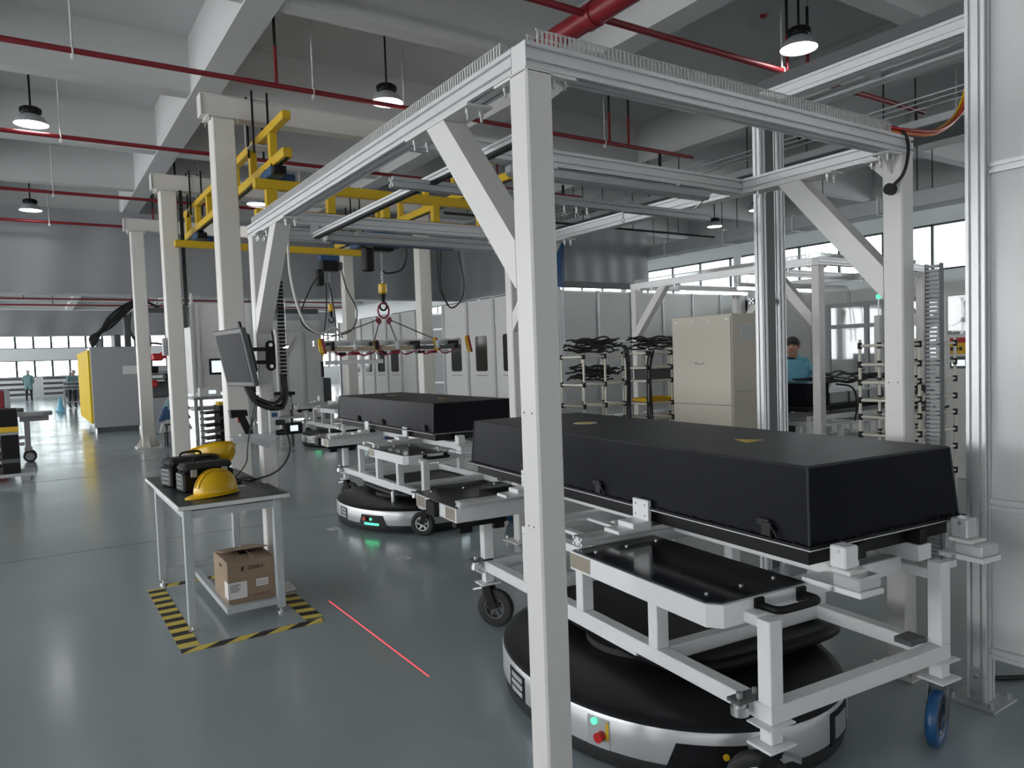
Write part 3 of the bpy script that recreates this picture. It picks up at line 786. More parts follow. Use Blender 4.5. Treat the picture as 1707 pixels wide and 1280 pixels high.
agv2, fa, patch, knob, rim = make_agv('carrier_robot', 'low silver carrier robot with glowing green bar and red button', on_cart(C2, Y2, 0.25, 0.97), Y2)
dress_agv(agv2, fa, patch, knob, False)
dup(cart, 'farthest white cart of the row, carrying no black cover', C3, Y3)
dup(agv2, 'farthest low silver carrier robot under the coverless cart', on_cart(C3, Y3, 0.25, 0.93), Y3)

# ================================================================== side table with helmets, cases and carton
TX0, TX1, TY0, TY1, TZ = 0.69, 1.35, 4.86, 6.38, 0.775
tb = thing('side_table', 'grey steel side table with dark top standing inside hazard tape', 'table', (TX0, TY0, 0))
w_, d_ = TX1 - TX0, TY1 - TY0
MB().cbox((w_ / 2, d_ / 2, TZ - 0.0135), (w_, d_, 0.025), 0.003).build('table_top', 'tableedge', tb)
MB().cbox((w_ / 2, d_ / 2, TZ), (w_ - 0.012, d_ - 0.012, 0.002)).build('table_mat', 'tabletop', tb)
for x in (0.055, w_ - 0.075):
    for y in (0.055, 1.27):
        lg = MB().cbox((x, y, 0.39), (0.05, 0.05, 0.715), 0.004).build('leg', 'tableleg', tb)
        MB().cyl((x, y, 0.0), (x, y, 0.012), 0.026, 14).build('foot', 'steel', lg); MB().cyl((x, y, 0.012), (x, y, 0.035), 0.009, 8).build('foot_stem', 'steel', lg)
for y in (0.055, 1.27): MB().box(0.08, w_ - 0.10, y - 0.02, y + 0.02, 0.69, 0.735).build('apron_rail', 'tableleg', tb)
for x in (0.055, w_ - 0.075): MB().box(x - 0.02, x + 0.02, 0.08, 1.245, 0.69, 0.735).build('apron_rail', 'tableleg', tb)
MB().box(0.08, w_ - 0.10, 1.25, 1.29, 0.085, 0.125).build('low_rail', 'tableleg', tb)
for x in (0.27, w_ - 0.075): MB().box(x - 0.02, x + 0.02, 0.08 if x > 0.4 else 0.03, 1.245, 0.06, 0.098).build('low_rail', 'tableleg', tb)
MB().box(0.29, w_ - 0.10, 0.035, 0.075, 0.06, 0.098).build('low_rail', 'tableleg', tb)

# hazard tape rectangle: each strip is a flat band of yellow and black bars
def hazard(name, label, p, q, w, skew, pitch=0.15, group='hazard tape strips'):
    p, q = Vector((*p, 0)), Vector((*q, 0)); L = (q - p).length; d = (q - p).normalized(); n = Vector((-d.y, d.x, 0))
    t = thing(name, label, 'tape', (0, 0, 0), 0, group)
    k = int(L / pitch) + 1
    for i in range(-1, k + 1):
        a0, a1 = i * pitch, (i + 0.5) * pitch
        for (a, b, m) in ((i * pitch, (i + 0.5) * pitch, 'hazyellow'), ((i + 0.5) * pitch, (i + 1) * pitch, 'hazblack')):
            qd = [(a, 0), (b, 0), (b + skew, w), (a + skew, w)]
            # clip to [0, L]
            pts = []
            for s, r_ in qd: pts.append((min(max(s, 0), L), r_))
            if abs(pts[1][0] - pts[0][0]) + abs(pts[2][0] - pts[3][0]) < 1e-4: continue
            v = [p + d * s + n * r_ for s, r_ in pts]
            mb = MB(); mb.add([(x.x, x.y, 0.0002) for x in v] + [(x.x, x.y, 0.0016) for x in v], [(3, 2, 1, 0), (4, 5, 6, 7), (0, 1, 5, 4), (1, 2, 6, 5), (2, 3, 7, 6), (3, 0, 4, 7)])
            mb.build('yellow_bar' if m == 'hazyellow' else 'black_bar', m, t)
    return t
hazard('hazard_tape', 'hazard tape strip on the floor left of the side table', (0.735, 4.64), (0.735, 6.02), 0.11, 0.0)
hazard('hazard_tape', 'hazard tape strip on the floor before the side table', (0.625, 4.545), (1.44, 4.545), 0.075, 0.10, 0.23)
hazard('hazard_tape', 'short hazard tape strip on the floor right of the side table', (1.46, 4.64), (1.46, 5.26), 0.11, 0.02)
hazard('hazard_tape', 'hazard tape strip on the floor behind the side table', (0.75, 6.03), (1.44, 6.03), 0.08, 0.03)

def helmet(name, label, loc, rz, tilt=(0, 0, 0)):
    """safety helmet shell with rib, brim peak, sweatband"""
    t = thing(name, label, 'helmet', loc, rz, 'yellow safety helmets'); t.rotation_euler = (tilt[0], tilt[1], rz)
    K, R = 32, 12; v = []
    for j in range(R + 1):
        ph = (PI / 2) * j / R
        for i in range(K):
            a = 2 * PI * i / K; rx, ry, h = 0.145, 0.115, 0.150
            c = math.cos(ph) ** 0.85 if j < R else 0
            v.append((rx * c * math.cos(a), ry * c * math.sin(a), 0.012 + h * math.sin(ph)))
    f = [(j * K + i, j * K + (i + 1) % K, (j + 1) * K + (i + 1) % K, (j + 1) * K + i) for j in range(R) for i in range(K)]
    sh = MB().add(v, f, True); so = sh.build('shell', 'helmet', t)
    md = so.modifiers.new('thick', 'SOLIDIFY'); md.thickness = 0.004; md.offset = -1
    b = MB(); v = []
    for i in range(K):
        a = 2 * PI * i / K; pk = max(0, math.cos(a)) ** 2.2
        v.append((0.1445 * math.cos(a), 0.1145 * math.sin(a), 0.014))
    for i in range(K):
        a = 2 * PI * i / K; pk = max(0, math.cos(a)) ** 1.6
        v.append(((0.152 + 0.062 * pk) * math.cos(a), 0.122 * math.sin(a), 0.012 - 0.008 * pk))
    n = len(v); v += [(x, y, z - 0.004) for x, y, z in v]
    f = []
    for i in range(K):
        j = (i + 1) % K; f += [(i, j, K + j, K + i), (n + i, n + K + i, n + K + j, n + j), (K + i, K + j, n + K + j, n + K + i)]
    b.add(v, f, True); b.build('brim', 'helmet', t)
    r_ = MB(); pts = [(0.145 * math.cos(x) ** 0.85 if abs(math.cos(x)) > 1e-6 else 0, 0, 0.014 + 0.150 * math.sin(x)) for x in [k * PI / 2 / 10 for k in range(2, 11)]]
    pts += [(-x, y, z) for x, y, z in reversed(pts[:-1])]
    for yy in (-0.018, 0.018): r_ = MB().tube([(x, yy, z) for x, _, z in pts], 0.005, 6); r_.build('crown_rib', 'helmet', t)
    s = MB(); s.tube([(0.125 * math.cos(2 * PI * i / 24), 0.098 * math.sin(2 * PI * i / 24), 0.02) for i in range(24)], 0.012, 6, True); s.build('sweatband', 'black', t)
    return t
helmet('safety_helmet', 'yellow safety helmet resting brim down at the front of the side table', (0.965, 5.17, TZ + 0.0012), math.radians(205))
helmet('safety_helmet', 'yellow safety helmet tipped over behind the black cases', (1.125, 5.98, TZ + 0.235), math.radians(150), (math.radians(200), math.radians(12), 0))
def toolcase(label, loc, rz, l, w, h):
    t = thing('tool_case', label, 'case', loc, rz, 'black tool cases')
    MB().cbox((0, 0, h * 0.35), (l, w, h * 0.7), 0.012).build('body', 'black', t)
    lid = MB().cbox((0, 0, h * 0.85), (l - 0.01, w - 0.01, h * 0.28), 0.02).build('lid', 'rubber', t)
    MB().tube(spline([(-l * 0.2, 0, h - 0.005), (-l * 0.18, 0, h + 0.022), (0, 0, h + 0.03), (l * 0.18, 0, h + 0.022), (l * 0.2, 0, h - 0.005)]), 0.008, 8).build('handle', 'black', lid)
    for x in (-l * 0.3, l * 0.3): MB().cbox((x, -w / 2 - 0.004, h * 0.66), (0.04, 0.01, 0.05), 0.003).build('latch', 'grey', t)
    for k in range(4): MB().box(-l / 2 - 0.002, -l / 2 + 0.002, -w * 0.32, w * 0.32, h * 0.12 + k * 0.03, h * 0.12 + k * 0.03 + 0.012).build('rib', 'darkgrey', t)
    return t
toolcase('black tool case nearer the front, behind the yellow helmet', (0.955, 5.46, TZ + 0.0012), math.radians(8), 0.33, 0.17, 0.19)
toolcase('black tool case at the back left of the side table', (0.925, 5.80, TZ + 0.0012), math.radians(14), 0.36, 0.18, 0.20)
# heap of thin cables and a paper slip on the table
cb = tag(MB().tube(spline([(1.06 + 0.25 * (k / 40) + 0.03 * math.sin(k * 2.1), 5.62 + 0.10 * math.sin(k * 1.3) + 0.04 * math.cos(k * 3.1), TZ + 0.006 + 0.012 * abs(math.sin(k * 1.9))) for k in range(40)], 5), 0.004, 5).build('cable_heap', 'cable'), 'tangled heap of thin black cable on the side table', 'cable')
tag(MB().box(1.10, 1.20, 5.36, 5.44, TZ + 0.0012, TZ + 0.002).build('paper_slip', 'paper'), 'small white paper slip beside the yellow helmet', 'paper')
# cardboard carton on the low rails
ct = thing('cardboard_carton', 'open brown cardboard carton with white labels under the side table', 'box', (0.965, 4.955, 0.0985))
cw, cd, ch = 0.285, 0.42, 0.265; th = 0.005
for n, a in (('front_panel', (0, cw, 0, th)), ('rear_panel', (0, cw, cd - th, cd)), ('side_panel', (0, th, th, cd - th)), ('side_panel', (cw - th, cw, th, cd - th))): MB().box(*a, 0, ch).build(n, 'card', ct)
MB().box(0, cw, 0, cd, -0.003, 0).build('bottom', 'card', ct)
def flap(p, q, out, up, L):
    p, q = Vector(p), Vector(q); o = (Vector(out) * math.cos(up) + Vector((0, 0, 1)) * math.sin(up)) * L; n = (q - p).cross(o).normalized() * th
    v = [p, q, q + o, p + o]; v += [x + n for x in v]
    MB().add(v, [(3, 2, 1, 0), (4, 5, 6, 7), (0, 1, 5, 4), (1, 2, 6, 5), (2, 3, 7, 6), (3, 0, 4, 7)]).build('flap', 'card', ct)
flap((0, cd, ch), (cw, cd, ch), (0, -1, 0), 0.16, 0.30); flap((0, 0, ch), (cw, 0, ch), (0, 1, 0), 0.02, 0.16); flap((0, 0.01, ch), (0, cd - 0.01, ch), (1, 0, 0), 0.05, 0.12); flap((cw, 0.01, ch), (cw, cd - 0.01, ch), (-1, 0, 0), 0.06, 0.12)
MB().box(-0.0012, cw * 0.40, -0.0012, -0.0002, 0.03, 0.135).build('shipping_label', 'paper', ct); MB().box(-0.0012, -0.0002, 0, 0.10, 0.03, 0.135).build('shipping_label', 'paper', ct)
MB().box(cw * 0.60, cw * 0.86, -0.0012, -0.0002, 0.088, 0.135).build('small_label', 'paper', ct)
for k in range(6): MB().box(0.012, 0.075 - 0.008 * (k % 3), -0.0018, -0.0012, 0.118 - k * 0.009, 0.1215 - k * 0.009).build('label_print', 'ink', ct)
for k in range(3): MB().box(cw * 0.62, cw * 0.84, -0.0018, -0.0012, 0.120 - k * 0.011, 0.1225 - k * 0.011).build('label_print', 'magenta', ct)
text('lettering', 'ZEBRA', 0.034, 'ink', ct, (cw * 0.60, -0.001, 0.215), (1, 0, 0), (0, 0, 1))
text('lettering', 'ZEBRA', 0.024, 'ink', ct, (-0.001, 0.20, 0.215), (0, -1, 0), (0, 0, 1))
text('lettering', 'KHAR000', 0.024, 'magenta', ct, (cw * 0.72, -0.001, 0.035), (1, 0, 0), (0, 0, 1)).hide_render = False
lg_ = MB(); lg_.prismy([(cw * 0.28, 0.205), (cw * 0.33, 0.200), (cw * 0.355, 0.226), (cw * 0.31, 0.232)], -0.0012, -0.0004); lg_.build('logo', 'ink', ct)

# ================================================================== operator station on the gantry's rear left post
PXC, PYC = 1.373, 5.439
mo = thing('monitor', 'black touch monitor on an arm, turned side-on beside gantry post', 'monitor', (1.16, 5.30, 1.66))
mo.rotation_euler = (0, math.radians(-11), math.radians(7))
MB().cbox((0, 0, 0), (0.035, 0.52, 0.39), 0.006).build('housing', 'darkgrey', mo)
MB().box(-0.0195, -0.0176, -0.235, 0.235, -0.165, 0.165).build('screen', 'screen', mo)
bd = MB().cbox((0.04, 0, 0.02), (0.05, 0.36, 0.26), 0.012).build('rear_housing', 'black', mo)
for k in range(6): MB().box(0.065, 0.068, -0.14, 0.14, -0.06 + k * 0.025, -0.05 + k * 0.025).build('vent_slat', 'rubber', bd)
MB().cbox((0.02, -0.16, 0.20), (0.015, 0.03, 0.07), 0.003).build('antenna', 'black', mo)
ar = thing('wall_mount', 'black folding wall arm bolted to gantry post behind monitor', 'bracket', (1.41, 5.385, 1.67))
pl = MB(); pl.prismy([(0.032 * math.cos(a), 0.075 + 0.032 * math.sin(a)) for a in [k * PI / 8 for k in range(9)]] + [(0.032 * math.cos(a), -0.075 + 0.032 * math.sin(a)) for a in [PI + k * PI / 8 for k in range(9)]], -0.012, 0.003); pl.build('wall_plate', 'black', ar)
for z in (0.075, -0.075): MB().cyl((0, -0.020, z), (0, -0.012, z), 0.013, 10).build('bolt', 'steel', ar)
for z in (0.045, -0.045): MB().bar((0.0, -0.024, z), (-0.155, -0.06, z), 0.022, 0.026).build('arm_bar', 'black', ar)
MB().cbox((-0.16, -0.06, 0), (0.03, 0.045, 0.13), 0.004).build('arm_head', 'black', ar)
sf = thing('scanner_shelf', 'grey sheet metal bracket shelf on gantry post under monitor', 'shelf', (1.10, 5.33, 1.12))
MB().box(0, 0.28, -0.09, 0.05, 0.0, 0.004).build('shelf_plate', 'galv', sf)
MB().box(0, 0.28, -0.094, -0.09, -0.03, 0.018).build('shelf_lip', 'galv', sf)
MB().prismy([(0.02, 0), (0.27, 0), (0.27, -0.10)], 0.05, 0.054).build('shelf_gusset', 'galv', sf)
gn = thing('barcode_scanner', 'black handheld barcode scanner standing on the bracket shelf', 'scanner', (1.16, 5.31, 1.125))
MB().add(*(lambda v: (v, [(0, 1, 2, 3), (7, 6, 5, 4), (0, 4, 5, 1), (1, 5, 6, 2), (2, 6, 7, 3), (3, 7, 4, 0)]))([(-0.055, -0.03, 0.13), (0.055, -0.025, 0.14), (0.055, 0.025, 0.14), (-0.055, 0.03, 0.13), (-0.06, -0.035, 0.185), (0.05, -0.025, 0.18), (0.05, 0.025, 0.18), (-0.06, 0.035, 0.185)])).build('scan_head', 'black', gn)
MB().bar((0.01, 0, 0.15), (0.065, 0, 0.01), 0.036, 0.045, up=(1, 0, 0)).build('grip', 'black', gn)
MB().cbox((-0.005, 0, 0.115), (0.012, 0.016, 0.04), 0.003).build('trigger', 'redbtn', gn)
MB().cbox((0.06, 0, 0.008), (0.12, 0.08, 0.014), 0.004).build('cradle', 'panel', gn)
tag(MB().tube(spline([(1.215, 5.30, 1.15), (1.255, 5.27, 1.26), (1.285, 5.27, 1.40), (1.25, 5.25, 1.32), (1.19, 5.22, 1.08), (1.17, 5.22, 0.95), (1.12, 5.40, 0.83), (1.08, 5.55, TZ + 0.012)]), 0.004, 6).build('scanner_cable', 'cable'), 'thin black cable looping from the barcode scanner down to table', 'cable')
tag(MB().tube(spline([(1.48, 5.345, 1.15), (1.49, 5.30, 1.02), (1.44, 5.27, 0.92), (1.36, 5.30, 0.85), (1.26, 5.52, TZ + 0.012)]), 0.006, 6).build('power_cable', 'cable'), 'black power cable hanging from switch box to the side table', 'cable')
sb = thing('switch_box', 'small grey switch box with black plugs on gantry post', 'box', (1.405, 5.385, 1.20))
MB().cbox((0.0, -0.022, 0.03), (0.07, 0.042, 0.27), 0.005).build('housing', 'panel', sb)
for k, z in enumerate((0.11, 0.0, -0.07)):
    pgk = MB().cyl((0.012, -0.043, z), (0.055, -0.08, z), 0.019, 12).build('plug', 'black', sb)
MB().box(-0.02, 0.02, -0.0445, -0.043, 0.04, 0.07).build('blue_label', 'blue', sb)
me_ = thing('power_meter', 'small black meter with lit blue white display beside gantry post', 'meter', (1.53, 5.36, 1.15))
MB().cbox((0, 0, 0), (0.13, 0.05, 0.08), 0.006).build('housing', 'black', me_); MB().box(-0.022, 0.032, -0.0265, -0.0252, -0.018, 0.022).build('display', 'display', me_)
MB().bar((-0.12, 0.015, -0.02), (-0.06, 0.01, -0.02), 0.03, 0.03).build('stub', 'black', me_)
# energy chain hanging beside the post, looping back to the monitor
ec = thing('energy_chain', 'black plastic energy chain hanging beside the gantry post', 'cable chain', (1.485, 5.36, 1.52))
for k in range(26): MB().box(-0.022, 0.022, -0.015, 0.015, k * 0.026, k * 0.026 + 0.018).build('chain_link', 'black', ec)
tag(MB().tube(spline([(1.49, 5.36, 1.52), (1.49, 5.35, 1.38), (1.45, 5.33, 1.31), (1.36, 5.28, 1.31), (1.27, 5.28, 1.36), (1.22, 5.29, 1.45), (1.20, 5.30, 1.55)]), 0.019, 8).build('cable_loom', 'cable'), 'thick black cable loom curving from chain to the monitor', 'cable')
tag(MB().tube(spline([(1.47, 5.34, 1.54), (1.465, 5.34, 1.40), (1.42, 5.32, 1.345), (1.34, 5.27, 1.35), (1.26, 5.27, 1.40), (1.225, 5.29, 1.50)]), 0.013, 8).build('cable_loom', 'cable'), 'thinner black cable curving inside the thick loom below monitor', 'cable')
tag(MB().tube(spline([(1.46, 5.47, 1.75), (1.425, 5.44, 2.0), (1.44, 5.36, 2.2), (1.50, 5.30, 2.38), (1.43, 5.3, 2.495)]), 0.007, 6).build('post_cable', 'cable'), 'thin black cable running up between gantry post and brace', 'cable')

# floor marks
ls = tag(MB().box(1.589, 1.595, 3.40, 4.92, 0.0004, 0.0012).build('laser_line', 'laser'), 'red laser line projected on the grey floor', 'light line')
ls.rotation_euler = (0, 0, 0)
def marker(label, x, y):
    t = thing('floor_marker', label, 'marker', (x, y, 0), 0.1, 'floor markers'); MB().box(-0.055, 0.055, -0.055, 0.055, 0.0003, 0.0012).build('sticker', 'paper', t)
    MB().box(-0.03, 0.03, -0.03, 0.03, 0.0012, 0.0016).build('dark_square', 'grey', t)
marker('white square floor marker in front of the green lit robot', 2.43, 5.587); marker('white square floor marker left of the green lit robot', 2.36, 7.05)

# ================================================================== crane steelwork
def column(label, x, y, h=4.4, w=0.24):
    t = thing('crane_column', label, 'column', (x, y, 0), 0, 'crane columns')
    MB().cbox((w / 2, w / 2, h / 2 + 0.01), (w, w, h - 0.036), 0.012).build('shaft', 'cream', t)
    MB().cbox((w / 2, w / 2, 0.014), (0.46, 0.46, 0.028), 0.003).build('base_plate', 'cream', t)
    for sx, sy in ((1, 0), (-1, 0), (0, 1), (0, -1)):
        c = w / 2; g = MB()
        if sx: g.prismy([(c + sx * c, 0.028), (c + sx * 0.22, 0.028), (c + sx * 0.22, 0.05), (c + sx * c, 0.24)], c - 0.006, c + 0.006)
        else: g.prismx([(c + sy * c, 0.028), (c + sy * 0.22, 0.028), (c + sy * 0.22, 0.05), (c + sy * c, 0.24)], c - 0.006, c + 0.006)
        g.build('base_gusset', 'cream', t)
    MB().cbox((w / 2, w / 2, h - 0.004), (w + 0.10, w + 0.10, 0.018), 0.002).build('cap_plate', 'white', t)
    b = MB()
    for sx in (-1, 1):
        for sy in (-1, 1): b.bolt((w / 2 + sx * 0.145, w / 2 + sy * 0.145, h - 0.014), 0.014, 0.05); b.bolt((w / 2 + sx * 0.19, w / 2 + sy * 0.19, 0.06), 0.016, 0.032)
    b.build('bolts', 'steel', t)
    return t
CYS = (8.95, 12.97, 17.02)
nm = ('nearest', 'middle', 'farthest')
for k, y in enumerate(CYS):
    column('%s white crane column of the left row' % nm[k], 1.84, y)
    column('%s white crane column of the right row' % nm[k], 6.22, y)
    t = thing('crane_cap_beam', '%s white steel beam bridging the two crane column rows' % nm[k], 'beam', (1.74, y + 0.02, 4.405), 0, 'crane cap beams')
    MB().box(0, 4.85, 0, 0.20, 0, 0.012).build('lower_flange', 'cream', t); MB().box(0, 4.85, 0, 0.20, 0.228, 0.24).build('upper_flange', 'cream', t); MB().box(0.006, 4.844, 0.02, 0.18, 0.012, 0.228).build('web', 'cream', t)
    MB().box(-0.008, 0, 0, 0.20, 0, 0.24).build('end_plate', 'white', t)
# yellow crane tracks running front to back under the cap beams
def truss_y(label, x, y0, y1, z0, z1, sec=0.10):
    t = thing('crane_rail', label, 'crane rail', (x, y0, 0), 0, 'yellow crane rails')
    L = y1 - y0
    MB().cbox((0, L / 2, z0), (sec, L, sec), 0.008).build('lower_chord', 'yellow', t)
    MB().cbox((0, L / 2 - 0.02, z1), (sec * 0.9, L, sec * 0.9), 0.008).build('upper_chord', 'yellow', t)
    for yy in (0.0, L): MB().cbox((0, yy, z1), (sec * 0.8, 0.006, sec * 0.8)).build('chord_cap', 'black', t)
    MB().cbox((0, L / 2, z0 - sec / 2 - 0.006), (sec * 0.35, L - 0.02, 0.012)).build('running_slot', 'black', t)
    n = max(2, int(L / 0.95))
    for k in range(n + 1):
        yy = 0.55 + (L - 0.8) * k / n
        MB().cbox((0, yy, (z0 + z1) / 2), (sec * 0.8, sec * 0.9, z1 - z0 - sec), 0.005).build('strut', 'yellow', t)
    # hanger sets at the cap beams
    for cy in CYS:
        yy = cy + 0.12 - y0
        if 0 < yy < L:
            h = MB().box(-0.11, 0.11, yy - 0.12, yy + 0.12, 4.65, 4.664).build('hanger_plate', 'white', t); MB().box(-0.11, 0.11, yy - 0.12, yy + 0.12, z1 - sec / 2 - 0.02, z1 - sec / 2 - 0.006).build('hanger_plate', 'white', t)
            for sx in (-0.085, 0.085):
                for sy in (-0.125, 0.125):
                    MB().cyl((sx, yy + sy, z1 - 0.16), (sx, yy + sy, 4.74), 0.013, 8).build('threaded_rod', 'black', t)
    return t
truss_y('yellow crane rail over the left column row', 2.36, 7.95, 14.0, 3.82, 4.20)
truss_y('yellow crane rail on the right side of the crane', 5.0, 7.75, 14.0, 3.82, 4.20)
def bridge(label, y, x0, x1, z, low=True):
    t = thing('crane_bridge', label, 'crane bridge', ((x0 + x1) / 2, y, z), 0, 'yellow crane bridges'); L = x1 - x0
    MB().cbox((0, 0, 0), (L, 0.10, 0.11), 0.008).build('bridge_girder', 'yellow', t)
    if low: MB().cbox((0, 0, -0.32), (L, 0.10, 0.10), 0.008).build('lower_girder', 'yellow', t)
    for k in range(5 if low else 0):
        xx = -L / 2 + 0.18 + (L - 0.36) * k / 4
        MB().cbox((xx, 0, -0.16), (0.12 if k in (0, 4) else 0.09, 0.09, 0.21), 0.004).build('strut', 'yellow', t)
    for s, xx in ((-1, 2.36 - (x0 + x1) / 2), (1, 5.0 - (x0 + x1) / 2)):
        tr = MB().cbox((xx, 0, 0.115), (0.16, 0.42, 0.10), 0.01).build('end_truck', 'craneblue', t)
        for yy in (-0.15, 0.15): MB().cyl((xx - 0.05, yy, 0.165), (xx + 0.05, yy, 0.165), 0.04, 14).build('track_roller', 'black', tr)
        MB().cyl((xx + 0.08, 0.05, 0.10), (xx + 0.25, 0.05, 0.10), 0.055, 14).build('drive_motor', 'craneblue', tr); MB().cbox((xx, -0.25, 0.11), (0.14, 0.10, 0.09), 0.01).build('buffer', 'black', tr)
    return t
bridge('near yellow crane bridge carrying the hoist over the lifting beam', 8.55, 2.15, 5.2, 3.60)
bridge('far yellow crane bridge hanging behind the near one', 12.9, 2.0, 5.25, 3.56, False)
def hoist(label, x, y, z, drop):
    t = thing('chain_hoist', label, 'hoist', (x, y, z), 0, 'electric chain hoists')
    MB().cbox((0, 0, -0.06), (0.34, 0.14, 0.09), 0.012).build('trolley', 'craneblue', t)
    MB().cbox((0.0, 0, -0.20), (0.30, 0.18, 0.18), 0.02).build('motor_body', 'black', t); MB().cbox((0.19, 0, -0.19), (0.08, 0.15, 0.14), 0.02).build('motor_cover', 'darkgrey', t)
    MB().cbox((-0.17, 0.0, -0.40), (0.12, 0.14, 0.28), 0.02).build('chain_bag', 'black', t)
    zz = -0.30; k = 0; c = MB()
    while zz > -drop + 0.12:
        a = 0.0 if k % 2 else PI / 2
        c.tube([(math.cos(a) * 0.012 * math.cos(q), math.sin(a) * 0.012 * math.cos(q), zz - 0.02 + 0.022 * math.sin(q)) for q in [2 * PI * i / 8 for i in range(8)]], 0.004, 4, True)
        zz -= 0.034; k += 1
    co = c.build('load_chain', 'steel', t); co['kind'] = 'stuff'
    hb = MB().cbox((0, 0, -drop + 0.06), (0.09, 0.08, 0.13), 0.018).build('hook_block', 'helmet', t)
    MB().cyl((0, 0, -drop - 0.005), (0, 0, -drop - 0.10), 0.035, 12, 0.02).build('hook_shank', 'black', hb)
    MB().tube([(0.045 * math.cos(q), 0, -drop - 0.15 + 0.05 * math.sin(q)) for q in [PI / 2 - 2 * PI * i / 16 * 0.8 for i in range(17)]], 0.012, 7).build('hook', 'black', hb)
    return t
hoist('chain hoist with yellow hook block holding the lifting beam', 3.60, 8.55, 3.225, 0.80)
hoist('dark chain hoist farther back with hanging cable loops', 4.45, 12.9, 3.50, 0.98)
# lifting beam in four chain slings
LX0, LX1, LY, LZ = 2.78, 4.72, 8.62, 1.77
lb = thing('load_spreader', 'aluminium lifting beam hung with yellow hose coils from the hoist', 'lifting beam', ((LX0 + LX1) / 2, LY, LZ))
hL = (LX1 - LX0) / 2
MB().profile((-hL, 0.10, 0.07), (hL, 0.10, 0.07), 0.07, 0.07, 1, 1).build('main_profile', 'alu', lb)
MB().cbox((-0.35, -0.08, -0.005), (hL * 1.15, 0.06, 0.055), 0.004).build('wooden_bar', 'wood', lb); MB().cbox((0.55, -0.08, -0.005), (hL * 0.68, 0.055, 0.05), 0.004).build('dark_bar', 'darkgrey', lb)
for k in range(7): MB().cbox((-hL + 0.15 + k * 0.27, 0.0, 0.03), (0.04, 0.30, 0.10), 0.004).build('clamp', 'galv' if k % 2 else 'black', lb)
for k in range(9): MB().cbox((-0.7 + k * 0.17, -0.05, -0.06), (0.10, 0.10, 0.035), 0.006).build('suction_block', ('black', 'slingred', 'galv')[k % 3], lb)
lo2 = MB().cbox((-0.52, 0.0, -0.16), (0.72, 0.05, 0.05), 0.004).build('lower_bar', 'alu', lb)
for xx in (-0.82, -0.22): MB().cbox((xx, 0, -0.09), (0.03, 0.04, 0.12)).build('lower_hanger', 'alu', lo2)
MB().cyl((-0.93, -0.05, -0.14), (-0.93, -0.05, -0.32), 0.02, 10).build('pendant_grip', 'black', lb)
for xx, s in ((-hL + 0.02, 1), (-0.28, 0.7), (0.52, 0.9), (hL + 0.01, 1.2)):
    for j in range(3): MB().tube([(xx + 0.02 * j + 0.015 * math.sin(q), -0.09 + 0.03 * math.cos(q), 0.03 + s * 0.085 * math.cos(q + 0.4 * j)) for q in [2 * PI * i / 14 for i in range(14)]], 0.011, 6, True).build('hose_coil', ('helmet', 'helmet', 'slingred')[j], lb)
for k in range(6): MB().tube(spline([(-0.8 + k * 0.27, -0.10, -0.03), (-0.72 + k * 0.27, -0.12, -0.085), (-0.62 + k * 0.27, -0.11, -0.06), (-0.55 + k * 0.27, -0.10, -0.03)]), 0.008, 5).build('red_hose', 'slingred', lb)
sl = thing('chain_sling', 'red four leg sling hanging from the yellow hook block', 'sling', (3.60, 8.55, 2.24))
MB().tube([(0.07 * math.cos(q), 0, -0.02 + 0.09 * math.sin(q)) for q in [2 * PI * i / 16 for i in range(16)]], 0.011, 6, True).build('master_link', 'slingred', sl)
for a, (xx, yy, zz) in enumerate(((-0.72, 0.17, -0.365), (0.75, 0.17, -0.365), (-0.14, 0.0, -0.40), (0.16, 0.0, -0.40))):
    d = Vector((xx, yy, zz)); p = Vector((0.05 * (1 if xx > 0 else -1), 0, -0.12))
    MB().tube([p + (d.normalized() * 0.03) + Vector((0.02 * math.cos(q), 0, 0.03 * math.sin(q))) for q in [2 * PI * i / 10 for i in range(10)]], 0.009, 5, True).build('sling_link', 'slingred', sl)
    MB().cyl(p, d, 0.007, 6).build('sling_leg', 'darkgrey', sl)
def loops(name, label, m, r, *paths):
    t = thing(name, label, 'cable', (0, 0, 0))
    for p in paths: MB().tube(spline(p), r, 6).build('strand', m, t)
    return t
loops('hoist_cable', 'black cable loops hanging below the far hoist', 'cable', 0.012,
      [(4.3, 12.75, 3.2), (4.05, 12.7, 2.9), (3.85, 12.7, 2.35), (4.2, 12.7, 2.1), (4.7, 12.7, 2.15), (4.85, 12.7, 2.5), (4.7, 12.75, 2.9), (4.62, 12.8, 3.3)],
      [(4.35, 12.8, 3.0), (4.3, 12.7, 2.5), (4.22, 12.7, 2.0), (4.22, 12.7, 1.75)], [(4.4, 12.8, 3.0), (4.45, 12.7, 2.4), (4.44, 12.7, 1.75)])
loops('hoist_cable', 'black festoon cable loops between the two hoists', 'cable', 0.012,
      [(3.0, 8.7, 3.25), (3.08, 8.7, 3.02), (3.16, 8.7, 3.22), (3.24, 8.7, 3.0), (3.32, 8.7, 3.22), (3.40, 8.7, 3.02), (3.45, 8.7, 3.25)],
      [(3.75, 8.6, 3.2), (3.95, 8.6, 3.0), (3.9, 8.6, 2.75), (3.7, 8.6, 2.68), (3.6, 8.58, 2.72)])
loops('hanging_cable', 'black cables hanging in a loop beside the right crane column', 'cable', 0.014,
      [(6.62, 12.85, 3.7), (6.60, 12.85, 3.0), (6.75, 12.8, 2.6), (7.0, 12.8, 2.75), (7.1, 12.85, 3.1), (7.0, 12.85, 3.7)], [(6.55, 12.85, 3.7), (6.56, 12.85, 3.0), (6.72, 12.8, 2.63)])
